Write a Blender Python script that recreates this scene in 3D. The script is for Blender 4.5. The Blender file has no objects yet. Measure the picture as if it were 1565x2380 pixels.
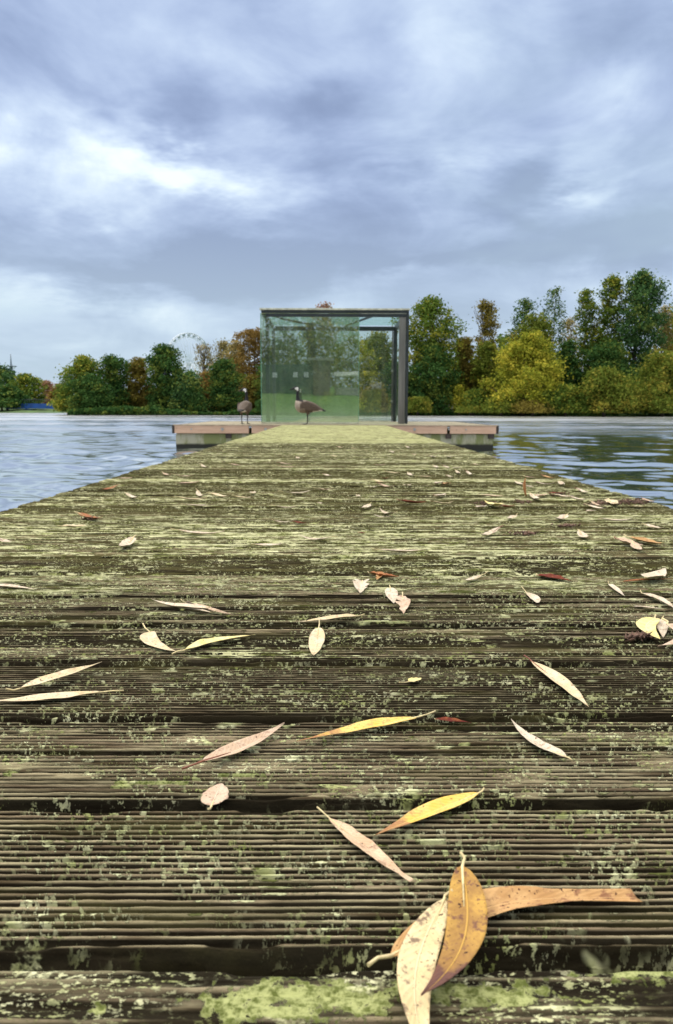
import bpy, bmesh, math, random
import numpy as np
from mathutils import Vector, Matrix, noise as mnoise
R = math.radians
random.seed(7)
scene = bpy.context.scene
COL = scene.collection

# ------------------------------------------------------------------ camera
H = 0.268                       # eye above the deck boards (deck top is z = 0)
WATER = -0.43
F_PX = 1825.0                   # focal length for a picture 2380 px tall
PITCH = R(7.43); YAW = R(-0.36); ROLL = R(0.12)
cam_d = bpy.data.cameras.new("camera")
cam = bpy.data.objects.new("camera", cam_d); COL.objects.link(cam)
cam.matrix_world = Matrix.Translation((0, 0, H)) @ Matrix.Rotation(YAW, 4, 'Z') @ Matrix.Rotation(R(90) - PITCH, 4, 'X') @ Matrix.Rotation(ROLL, 4, 'Z')
cam_d.sensor_fit = 'VERTICAL'; cam_d.sensor_height = 36; cam_d.lens = 36 * F_PX / 2380
cam_d.clip_start = 0.02; cam_d.clip_end = 6000
cam_d.dof.use_dof = True; cam_d.dof.focus_distance = 0.85; cam_d.dof.aperture_fstop = 27.6 / 1.5
scene.camera = cam
MW = cam.matrix_world.copy()

def ray(x, y):                  # picture position (1565 x 2380 frame) to a world direction
    return (MW.to_3x3() @ Vector(((x - 782.5) / F_PX, -(y - 1190) / F_PX, -1))).normalized()
def on_plane(x, y, z=0.0):
    d = ray(x, y); t = (z - H) / d.z
    return Vector((0, 0, H)) + d * t
def at_depth(x, y, Y):
    d = ray(x, y); t = Y / d.y
    return Vector((0, 0, H)) + d * t

# ------------------------------------------------------------------ view + light
scene.view_settings.view_transform = 'Standard'
scene.view_settings.look = 'None'
scene.view_settings.exposure = 0.16
scene.view_settings.gamma = 1.0
SUN_EL, SUN_AZ = R(50), R(-62)  # azimuth from +Y towards +X
sd = bpy.data.lights.new("sun", 'SUN'); sd.energy = 1.5; sd.angle = R(10); sd.color = (1, .96, .9)
so = bpy.data.objects.new("sun", sd); COL.objects.link(so)
sv = Vector((math.sin(SUN_AZ) * math.cos(SUN_EL), math.cos(SUN_AZ) * math.cos(SUN_EL), math.sin(SUN_EL)))
so.rotation_euler = sv.to_track_quat('Z', 'Y').to_euler()

class NT:
    """small helper to write node trees"""
    def __init__(s, tree): s.t = tree; s.n = tree.nodes; s.l = tree.links
    def new(s, typ, **kw):
        n = s.n.new(typ)
        for k, v in kw.items(): setattr(n, k, v)
        return n
    def put(s, inp, v):
        if isinstance(v, bpy.types.NodeSocket): s.l.new(v, inp)
        elif v is not None:
            if hasattr(inp, 'default_value'):
                try: inp.default_value = v
                except Exception: inp.default_value = tuple(v) + (1,)
    def math(s, op, a, b=None, c=None, clamp=False):
        n = s.new('ShaderNodeMath', operation=op); n.use_clamp = clamp
        s.put(n.inputs[0], a)
        if b is not None: s.put(n.inputs[1], b)
        if c is not None: s.put(n.inputs[2], c)
        return n.outputs[0]
    def vmath(s, op, a, b=None):
        n = s.new('ShaderNodeVectorMath', operation=op); s.put(n.inputs[0], a)
        if b is not None: s.put(n.inputs[1], b)
        return n.outputs['Value'] if op in ('LENGTH', 'DOT_PRODUCT', 'DISTANCE') else n.outputs[0]
    def noise(s, vec, scale=1, detail=3, rough=.5, dist=0, color=False):
        n = s.new('ShaderNodeTexNoise'); s.put(n.inputs['Vector'], vec)
        n.inputs['Scale'].default_value = scale; n.inputs['Detail'].default_value = detail
        n.inputs['Roughness'].default_value = rough; n.inputs['Distortion'].default_value = dist
        return n.outputs['Color' if color else 'Fac']
    def mix(s, f, a, b, blend='MIX'):
        n = s.new('ShaderNodeMix', data_type='RGBA', blend_type=blend)
        s.put(n.inputs['Factor'], f); s.put(n.inputs['A'], a); s.put(n.inputs['B'], b)
        return n.outputs['Result']
    def rng(s, v, a, b, c=0.0, d=1.0, smooth=True):
        n = s.new('ShaderNodeMapRange'); n.interpolation_type = 'SMOOTHSTEP' if smooth else 'LINEAR'
        s.put(n.inputs[0], v); s.put(n.inputs[1], a); s.put(n.inputs[2], b); s.put(n.inputs[3], c); s.put(n.inputs[4], d)
        return n.outputs[0]
    def scale(s, vec, xyz):
        n = s.new('ShaderNodeVectorMath', operation='MULTIPLY'); s.put(n.inputs[0], vec); n.inputs[1].default_value = xyz
        return n.outputs[0]
    def sep(s, vec):
        n = s.new('ShaderNodeSeparateXYZ'); s.put(n.inputs[0], vec); return n.outputs
    def comb(s, x, y, z):
        n = s.new('ShaderNodeCombineXYZ'); s.put(n.inputs[0], x); s.put(n.inputs[1], y); s.put(n.inputs[2], z); return n.outputs[0]
def C3(r, g, b): return (r, g, b, 1)

def build_world():
    w = bpy.data.worlds.new("World"); scene.world = w; w.use_nodes = True
    w.node_tree.nodes.clear(); t = NT(w.node_tree)
    d = t.new('ShaderNodeTexCoord').outputs['Generated']
    dn = t.vmath('NORMALIZE', d)
    x, y, z = t.sep(dn)
    zc = t.math('MAXIMUM', z, 0.0)
    # cloud layer: direction carried to a flat ceiling so that cloud bands flatten towards the horizon
    k = t.math('ADD', zc, .16)
    p = t.comb(t.math('DIVIDE', x, k), t.math('DIVIDE', y, k), 0.0)
    n1 = t.noise(p, 1.1, 6, .55, .5)
    kb = t.math('ADD', zc, .45); pb = t.comb(t.math('DIVIDE', x, kb), t.math('DIVIDE', y, kb), t.math('MULTIPLY', z, 1.2)); n2 = t.noise(t.vmath('ADD', pb, (7.3, 2.1, 0)), 4.2, 7, .56, .5)
    n3 = t.noise(t.vmath('ADD', p, (1.3, 9.1, 3)), .9, 4, .5, .3)
    wc = t.noise(p, 1.8, 5, .6, 0, color=True)
    wv = t.vmath('SUBTRACT', wc, (.5, .5, .5))
    wx, wy, wz = t.sep(wv)
    # sloping masses of brighter and darker cloud in known directions (azimuth, elevation)
    az = t.math('ARCTAN2', x, y); el = t.math('ARCSINE', z)
    azw = t.math('ADD', az, t.math('MULTIPLY', wx, .28)); elw = t.math('ADD', el, t.math('MULTIPLY', wy, .16))
    def blob(px, py, rx, ry, tilt=0.0):
        v = ray(px, py); a0 = math.atan2(v.x, v.y); e0 = math.asin(v.z)
        sx, sy = rx / F_PX, ry / F_PX
        c, s_ = math.cos(R(tilt)), math.sin(R(tilt))
        da = t.math('SUBTRACT', azw, a0); de = t.math('SUBTRACT', elw, e0)
        u = t.math('ADD', t.math('MULTIPLY', da, c / sx), t.math('MULTIPLY', de, s_ / sx))
        q = t.math('ADD', t.math('MULTIPLY', da, -s_ / sy), t.math('MULTIPLY', de, c / sy))
        r2 = t.math('ADD', t.math('MULTIPLY', u, u), t.math('MULTIPLY', q, q))
        return t.math('EXPONENT', t.math('MULTIPLY', r2, -1.0))
    acc = None
    for amp, *b in [(.46, 330, 350, 190, 55, -14), (.34, 490, 420, 140, 40, -20), (.18, 170, 410, 110, 60, 0), (.02, 50, 290, 60, 45, -30),
                    (.30, 1060, 50, 110, 110, -60), (.22, 1440, 200, 110, 60, 20), (.32, 1400, 415, 70, 40, 30), (.26, 900, 650, 130, 30, 0),
                    (.10, 100, 720, 330, 45, -5), (.10, 250, 790, 420, 60, 0), (.2, 970, 400, 60, 45, 0), (.16, 1130, 250, 240, 120, 0), (.18, 820, 100, 120, 60, 0),
                    (-.42, 390, 215, 120, 85, -30), (-.36, 700, 235, 170, 60, -10), (-.46, 230, 625, 320, 52, -4), (-.30, 640, 590, 240, 60, 0),
                    (-.45, 1210, 440, 110, 55, 0), (-.32, 1050, 610, 420, 45, 3), (-.28, 880, 500, 160, 60, 0), (-.25, 1480, 540, 160, 60, 0), (-.18, 100, 520, 200, 40, 0), (-.16, 1400, 40, 130, 50, 0)]:
        g = t.math('MULTIPLY', blob(*b), amp)
        acc = g if acc is None else t.math('ADD', acc, g)
    v = t.math('ADD', acc, t.math('MULTIPLY', t.math('SUBTRACT', n1, .5), .9))
    v = t.math('ADD', v, t.math('MULTIPLY', t.math('SUBTRACT', n2, .5), 1.0))
    v = t.math('ADD', t.math('MULTIPLY', v, 1.15), .43)
    ramp = t.new('ShaderNodeValToRGB'); t.put(ramp.inputs[0], v)
    cr = ramp.color_ramp; cr.interpolation = 'B_SPLINE'
    cr.elements[0].position = 0; cr.elements[0].color = C3(.215, .27, .43)
    cr.elements[1].position = 1; cr.elements[1].color = C3(.86, .92, .98)
    for pos, c in [(.25, (.29, .36, .55)), (.5, (.41, .49, .69)), (.75, (.58, .67, .82))]:
        e = cr.elements.new(pos); e.color = c + (1,)
    col = ramp.outputs[0]
    # cooler, greener grey near the horizon where more air lies in the way
    hz = t.rng(el, 0.0, .30, 1.0, 0.0)
    col = t.mix(t.math('MULTIPLY', hz, .62), col, C3(.50, .60, .65))
    # patches of a thinner, greener veil
    col = t.mix(t.math('MULTIPLY', t.rng(n3, .5, .75), .35), col, C3(.46, .58, .66))
    # sky above the frame is brightened and warmed to add light on the deck
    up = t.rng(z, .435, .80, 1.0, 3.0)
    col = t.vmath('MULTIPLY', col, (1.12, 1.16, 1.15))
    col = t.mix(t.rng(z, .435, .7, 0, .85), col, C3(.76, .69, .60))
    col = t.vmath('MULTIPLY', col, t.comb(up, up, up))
    sky = t.new('ShaderNodeTexSky', sky_type='NISHITA'); sky.sun_disc = False
    sky.sun_elevation = SUN_EL; sky.sun_rotation = SUN_AZ
    b1 = t.new('ShaderNodeBackground'); t.put(b1.inputs[0], sky.outputs[0]); b1.inputs[1].default_value = .07
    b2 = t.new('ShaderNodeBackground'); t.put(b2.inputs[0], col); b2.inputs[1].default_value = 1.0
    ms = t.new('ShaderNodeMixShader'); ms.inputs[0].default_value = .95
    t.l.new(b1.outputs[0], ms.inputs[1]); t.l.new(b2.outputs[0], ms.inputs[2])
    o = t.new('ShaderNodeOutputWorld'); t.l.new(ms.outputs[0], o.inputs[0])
build_world()

# ------------------------------------------------------------------ helpers
def tag(o, label=None, cat=None, group=None, kind=None):
    if label: o['label'] = label
    if cat: o['category'] = cat
    if group: o['group'] = group
    if kind: o['kind'] = kind
    return o
def empty(name, loc, label, cat, group=None, rz=0):
    o = bpy.data.objects.new(name, None); COL.objects.link(o); o.location = loc; o.rotation_euler = (0, 0, rz)
    return tag(o, label, cat, group)
def link(name, me, m, parent=None, loc=None):
    o = bpy.data.objects.new(name, me); COL.objects.link(o)
    if m is not None and len(me.materials) == 0: me.materials.append(m)
    if parent is not None: o.parent = parent
    if loc is not None: o.location = loc
    return o
def np_mesh(name, V, Fq, smooth=True):
    """V (n,3), Fq (m,4) or (m,3)"""
    me = bpy.data.meshes.new(name)
    V = np.asarray(V, np.float32); Fq = np.asarray(Fq, np.int32)
    k = Fq.shape[1]; m = len(Fq)
    me.vertices.add(len(V)); me.vertices.foreach_set('co', V.ravel())
    me.loops.add(m * k); me.loops.foreach_set('vertex_index', Fq.ravel())
    me.polygons.add(m)
    me.polygons.foreach_set('loop_start', np.arange(0, m * k, k, dtype=np.int32))
    try: me.polygons.foreach_set('loop_total', np.full(m, k, np.int32))
    except Exception: pass
    if smooth: me.polygons.foreach_set('use_smooth', np.ones(m, bool))
    me.update(calc_edges=True); return me
class MB:
    """collects boxes, tubes and lofts into one mesh"""
    def __init__(s): s.v = []; s.f = []; s.sm = []
    def box(s, a, b, rz=0, c=None):
        x0, y0, z0 = a; x1, y1, z1 = b; n = len(s.v)
        P = [Vector(p) for p in ((x0, y0, z0), (x1, y0, z0), (x1, y1, z0), (x0, y1, z0), (x0, y0, z1), (x1, y0, z1), (x1, y1, z1), (x0, y1, z1))]
        if rz: m = Matrix.Rotation(rz, 3, 'Z'); c = Vector(c or (0, 0, 0)); P = [m @ (p - c) + c for p in P]
        s.v += P
        for q in ((0, 3, 2, 1), (4, 5, 6, 7), (0, 1, 5, 4), (1, 2, 6, 5), (2, 3, 7, 6), (3, 0, 4, 7)): s.f.append(tuple(n + i for i in q)); s.sm.append(False)
        return s
    def tube(s, pts, rad, seg=8, cap=True, flat=1.0):
        pts = [Vector(p) for p in pts]
        if not hasattr(rad, '__len__'): rad = [rad] * len(pts)
        n0 = len(s.v); up = Vector((0, 0, 1)); prev = None
        for i, p in enumerate(pts):
            t = (pts[min(i + 1, len(pts) - 1)] - pts[max(i - 1, 0)]).normalized()
            a = t.cross(up) if prev is None else prev - t * prev.dot(t)
            if a.length < 1e-4: a = t.cross(Vector((1, 0, 0)))
            a.normalize(); b = t.cross(a).normalized(); prev = a
            for k in range(seg):
                th = 2 * math.pi * k / seg
                s.v.append(p + (a * math.cos(th) + b * math.sin(th) * flat) * rad[i])
        for i in range(len(pts) - 1):
            for k in range(seg):
                k2 = (k + 1) % seg
                s.f.append((n0 + i * seg + k, n0 + i * seg + k2, n0 + (i + 1) * seg + k2, n0 + (i + 1) * seg + k)); s.sm.append(True)
        if cap:
            s.f.append(tuple(n0 + k for k in range(seg))[::-1]); s.sm.append(False)
            s.f.append(tuple(n0 + (len(pts) - 1) * seg + k for k in range(seg))); s.sm.append(False)
        return s
    def rings(s, rr, cap=True):
        """list of rings of equal length"""
        n0 = len(s.v); m = len(rr[0])
        for r_ in rr: s.v += [Vector(p) for p in r_]
        for i in range(len(rr) - 1):
            for k in range(m):
                k2 = (k + 1) % m
                s.f.append((n0 + i * m + k, n0 + i * m + k2, n0 + (i + 1) * m + k2, n0 + (i + 1) * m + k)); s.sm.append(True)
        if cap:
            s.f.append(tuple(n0 + k for k in range(m))[::-1]); s.sm.append(True)
            s.f.append(tuple(n0 + (len(rr) - 1) * m + k for k in range(m))); s.sm.append(True)
        return s
    def build(s, name, m, parent=None, bevel=0, loc=None):
        me = bpy.data.meshes.new(name); me.from_pydata([tuple(v) for v in s.v], [], s.f)
        me.polygons.foreach_set('use_smooth', s.sm)
        if bevel:
            bm = bmesh.new(); bm.from_mesh(me)
            bmesh.ops.bevel(bm, geom=[e for e in bm.edges if e.calc_face_angle(0) > .5], offset=bevel, segments=2, affect='EDGES'); bm.to_mesh(me); bm.free()
        me.update(); return link(name, me, m, parent, loc)

# 2-D value noise in numpy
_rs = np.random.RandomState(11); _T = _rs.rand(512, 512).astype(np.float32)
def vn(x, y, seed=0):
    x = x + seed * 17.31; y = y + seed * 9.77
    xi = np.floor(x).astype(int); yi = np.floor(y).astype(int); fx = x - xi; fy = y - yi
    fx = fx * fx * (3 - 2 * fx); fy = fy * fy * (3 - 2 * fy)
    a = _T[xi % 512, yi % 512]; b = _T[(xi + 1) % 512, yi % 512]; c = _T[xi % 512, (yi + 1) % 512]; d = _T[(xi + 1) % 512, (yi + 1) % 512]
    return (a * (1 - fx) + b * fx) * (1 - fy) + (c * (1 - fx) + d * fx) * fy
def fbm(x, y, o=4, seed=0, g=.5):
    s = 0; a = 1; t = 0
    for i in range(o): s = s + a * vn(x * 2 ** i, y * 2 ** i, seed + i * 3); t += a; a *= g
    return s / t

# ------------------------------------------------------------------ materials
def new_mat(name):
    m = bpy.data.materials.new(name); m.use_nodes = True; t = NT(m.node_tree)
    return m, t, m.node_tree.nodes['Principled BSDF']
def simple(name, c, rough=.6, metal=0, var=.25, scale=8, bump=0, stretch=(1, 1, 1)):
    m, t, p = new_mat(name); co = t.new('ShaderNodeTexCoord').outputs['Object']
    n = t.noise(t.scale(co, stretch), scale, 5, .6)
    col = t.mix(t.rng(n, .3, .7), [v * (1 - var) for v in c] + [1], [min(1, v * (1 + var)) for v in c] + [1])
    t.put(p.inputs['Base Color'], col); p.inputs['Roughness'].default_value = rough; p.inputs['Metallic'].default_value = metal
    if bump:
        b = t.new('ShaderNodeBump'); b.inputs['Strength'].default_value = 1; b.inputs['Distance'].default_value = bump
        t.put(b.inputs['Height'], n); t.l.new(b.outputs[0], p.inputs['Normal'])
    return m

def deck_material():
    m, t, p = new_mat("weathered_decking")
    co = t.new('ShaderNodeTexCoord').outputs['Object']; x, y, z = t.sep(co)
    idx = t.math('FLOOR', t.math('DIVIDE', t.math('SUBTRACT', y, GAP0), PITCH_B))
    wn = t.new('ShaderNodeTexWhiteNoise', noise_dimensions='1D'); t.put(wn.inputs['W'], idx); pr = wn.outputs['Value']
    seed = t.comb(t.math('MULTIPLY', pr, 31.7), t.math('MULTIPLY', pr, 7.7), 0.0)
    cs = t.vmath('ADD', co, seed)
    # wood: long grain, silvery where rubbed, brown in between
    g1 = t.noise(t.scale(cs, (9, 260, 60)), 1, 5, .62)
    g2 = t.noise(t.scale(cs, (2.5, 60, 20)), 1, 4, .6)
    wood = t.mix(t.rng(g1, .34, .66), C3(.060, .042, .021), C3(.47, .42, .25))
    wood = t.mix(t.rng(g2, .35, .75, 0, .6), wood, C3(.40, .31, .20))
    # dirt and algae low between the ridges, blackened further to imitate groove shade
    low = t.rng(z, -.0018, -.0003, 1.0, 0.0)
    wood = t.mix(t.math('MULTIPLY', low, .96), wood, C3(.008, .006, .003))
    st = t.noise(t.scale(cs, (1.7, 85, 10)), 1, 5, .68)
    streak = t.rng(st, .53, .58)
    tone = t.math('ADD', .78, t.math('MULTIPLY', pr, .5)); wood = t.vmath('MULTIPLY', wood, t.comb(tone, tone, tone))
    # algae film
    a1 = t.noise(t.scale(cs, (4, 22, 4)), 1, 5, .6)
    film = t.math('ADD', a1, t.rng(y, .6, 2.0, -.06, .20))
    wood = t.mix(t.rng(film, .46, .66, 0, .62), wood, C3(.095, .088, .030))
    # crusty moss patches, more of them the farther out on the jetty
    m1 = t.noise(t.scale(cs, (8, 30, 4)), 1, 4, .6)
    m2 = t.noise(t.scale(cs, (60, 170, 30)), 1, 4, .7)
    m3 = t.noise(t.scale(co, (1.2, 2.2, 1)), 1, 3, .6)
    far = t.rng(y, .40, 1.5, -.066, .034)
    cov = t.math('ADD', t.math('ADD', t.math('MULTIPLY', m1, .52), t.math('MULTIPLY', m2, .48)), t.math('ADD', far, t.math('MULTIPLY', t.math('SUBTRACT', m3, .5), .34)))
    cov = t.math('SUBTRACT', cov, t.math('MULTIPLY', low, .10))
    cov = t.math('ADD', cov, t.math('MULTIPLY', t.math('SUBTRACT', pr, .5), .05))
    moss_f = t.rng(cov, .488, .508)
    m4 = t.noise(t.scale(cs, (25, 60, 20)), 1, 4, .6)
    mossc = t.mix(t.rng(m4, .38, .60), C3(.11, .12, .036), C3(.58, .58, .33))
    end = t.rng(y, 6.30, 6.5)
    mossc = t.mix(t.math('MULTIPLY', end, .75), mossc, C3(.42, .43, .20))
    col = t.mix(moss_f, wood, mossc)
    col = t.mix(t.math('MULTIPLY', streak, t.math('MULTIPLY', .85, t.rng(y, .5, 1.3, .3, 1))), col, C3(.020, .016, .007))
    endf = t.math('MULTIPLY', end, t.math('MULTIPLY', t.rng(m1, .34, .50), t.math('SUBTRACT', 1.0, t.math('MULTIPLY', streak, .6))))
    col = t.mix(endf, col, mossc)
    # pale lichen rosettes and flecks
    vo = t.new('ShaderNodeTexVoronoi'); t.put(vo.inputs['Vector'], t.vmath('ADD', t.scale(cs, (24, 34, 8)), t.scale(t.noise(co, 90, 3, .6, color=True), (1.2, 1.2, 0)))); vo.inputs['Scale'].default_value = 1
    vf = t.rng(vo.outputs['Distance'], .16, .27, 1, 0)
    vsel = t.rng(t.sep(vo.outputs['Color'])[0], .74, .76)
    lich = t.math('MULTIPLY', t.math('MULTIPLY', vf, vsel), t.rng(m2, .36, .48))
    fl = t.noise(t.scale(cs, (190, 380, 60)), 1, 4, .75)
    fleck = t.math('MULTIPLY', t.rng(fl, .535, .57), t.rng(t.noise(t.scale(cs, (9, 22, 4)), 1, 4, .65), .44, .56, .0, 1))
    big = t.math('MULTIPLY', t.rng(t.noise(t.scale(cs, (11, 26, 4)), 1, 4, .65, .4), .62, .66), t.rng(m2, .42, .50))
    lf = t.math('MAXIMUM', t.math('MAXIMUM', lich, fleck), big)
    # a thick pale green crust on the board nearest the shore end
    def patch(px, py, rx, ry):
        q = t.vmath('SUBTRACT', co, (px, py, 0)); q = t.vmath('MULTIPLY', q, (1 / rx, 1 / ry, 0))
        return t.rng(t.math('ADD', t.vmath('LENGTH', q), t.math('MULTIPLY', t.math('SUBTRACT', t.noise(co, 120, 5, .7), .5), 4.5)), .70, .95, 1, 0)
    pt = None
    for (px, py, rx, ry) in PATCHES:
        w = on_plane(px, py); g = patch(w.x, w.y, rx, ry); pt = g if pt is None else t.math('MAXIMUM', pt, g)
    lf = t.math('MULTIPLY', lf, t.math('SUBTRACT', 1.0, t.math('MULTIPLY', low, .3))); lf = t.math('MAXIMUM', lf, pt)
    lcol = t.mix(t.rng(m4, .3, .7), C3(.34, .38, .12), C3(.80, .80, .50))
    lcol = t.mix(pt, lcol, t.mix(t.rng(t.noise(co, 240, 4, .7), .35, .6), C3(.10, .12, .030), C3(.38, .41, .17)))
    col = t.mix(lf, col, lcol)
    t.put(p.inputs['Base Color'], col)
    p.inputs['Roughness'].default_value = .92; p.inputs['Specular IOR Level'].default_value = .06
    hgt = t.math('ADD', t.math('MULTIPLY', g1, .35), t.math('ADD', t.math('MULTIPLY', t.math('MAXIMUM', moss_f, lf), .6), t.math('MULTIPLY', m2, .9)))
    b = t.new('ShaderNodeBump'); b.inputs['Strength'].default_value = 1; b.inputs['Distance'].default_value = .0026
    t.put(b.inputs['Height'], hgt); t.l.new(b.outputs[0], p.inputs['Normal'])
    return m
BOARD = .1415; PITCH_B = .1513; GAP0 = .0         # set below
GAP0 = on_plane(771, 2213).y                       # nearest dark gap between two boards
PATCHES = [(560, 2325, .020, .012), (680, 2300, .03, .010), (800, 2320, .035, .012), (1000, 2300, .03, .009), (1150, 2310, .03, .008), (1240, 2290, .012, .007), (1500, 2250, .03, .007), (225, 2338, .007, .003), (640, 2345, .028, .006), (370, 1820, .03, .004), (560, 1800, .02, .004), (20, 1795, .01, .004)]

def leaf_material(name, c1, c2, spot, spots=.5, edge=None, rough=.55):
    """blade colour by its own UV: midrib, veins, blotches and specks that belong to the leaf"""
    m, t, p = new_mat(name)
    uv = t.new('ShaderNodeTexCoord').outputs['UV']; u, v, _ = t.sep(uv)
    ob = t.new('ShaderNodeTexCoord').outputs['Object']
    rnd = t.new('ShaderNodeObjectInfo').outputs['Random']
    off = t.vmath('ADD', ob, t.comb(t.math('MULTIPLY', rnd, 9.0), t.math('MULTIPLY', rnd, 3.0), 0.0))
    n1 = t.noise(off, 70, 4, .6); n2 = t.noise(off, 330, 3, .6); n3 = t.noise(off, 140, 4, .7)
    col = t.mix(t.rng(n1, .35, .65), c1, c2)
    if edge: col = t.mix(t.rng(t.math('ADD', u, t.math('MULTIPLY', n1, .8)), .98, 1.16), col, edge)
    side = t.math('ABSOLUTE', v)
    # side veins run forward from the midrib
    vein = t.math('SINE', t.math('MULTIPLY', t.math('SUBTRACT', u, t.math('MULTIPLY', side, .12)), 120.0))
    col = t.mix(t.math('MULTIPLY', t.rng(vein, .6, 1.0), .10), col, spot)
    col = t.mix(t.math('MULTIPLY', t.rng(n3, .50, .64), spots), col, spot)
    col = t.mix(t.math('MULTIPLY', t.rng(n2, .63, .68), min(1, spots * 1.6)), col, [q * .35 for q in spot[:3]] + [1])
    col = t.mix(t.rng(side, .03, .075, .75, 0), col, [min(1, q * 1.15) for q in c2[:3]] + [1])
    t.put(p.inputs['Base Color'], col); p.inputs['Roughness'].default_value = rough; p.inputs['Specular IOR Level'].default_value = .12
    p.inputs['Subsurface Weight'].default_value = 0
    b = t.new('ShaderNodeBump'); b.inputs['Distance'].default_value = .0007; b.inputs['Strength'].default_value = .8
    t.put(b.inputs['Height'], t.math('ADD', t.math('MULTIPLY', vein, .15), t.math('ADD', n3, t.rng(side, .02, .09, .9, 0)))); t.l.new(b.outputs[0], p.inputs['Normal'])
    return m
LM = {
    'cream':  leaf_material('leaf_cream', C3(.66, .53, .31), C3(.76, .66, .46), C3(.42, .27, .15), .6),
    'white':  leaf_material('leaf_white', C3(.62, .52, .38), C3(.74, .66, .52), C3(.36, .24, .15), .7),
    'pink':   leaf_material('leaf_pink_tan', C3(.55, .40, .27), C3(.68, .54, .40), C3(.34, .20, .13), .65),
    'tan':    leaf_material('leaf_tan', C3(.60, .40, .25), C3(.72, .56, .38), C3(.28, .16, .10), .7),
    'yellow': leaf_material('leaf_yellow', C3(.76, .50, .10), C3(.80, .60, .20), C3(.42, .20, .08), .5, C3(.42, .22, .10)),
    'lemon':  leaf_material('leaf_lemon', C3(.78, .66, .24), C3(.84, .76, .42), C3(.50, .34, .10), .35),
    'gold':   leaf_material('leaf_golden_brown', C3(.34, .19, .06), C3(.56, .34, .08), C3(.17, .08, .055), .95, C3(.14, .07, .055)),
    'orange': leaf_material('leaf_orange_tan', C3(.44, .25, .10), C3(.60, .38, .17), C3(.20, .08, .045), .8),
    'red':    leaf_material('leaf_dark_red', C3(.10, .014, .008), C3(.17, .03, .012), C3(.35, .16, .05), .3),
    'rust':   leaf_material('leaf_rust', C3(.30, .10, .04), C3(.48, .22, .09), C3(.08, .03, .02), .7),
    'buff':   leaf_material('leaf_buff', C3(.66, .52, .28), C3(.76, .64, .38), C3(.16, .10, .07), .85),
}
stalk_pale = simple('stalk_pale', (.70, .58, .30), .5, scale=200)
stalk_red = simple('stalk_reddish', (.24, .08, .04), .5, scale=200)

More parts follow.
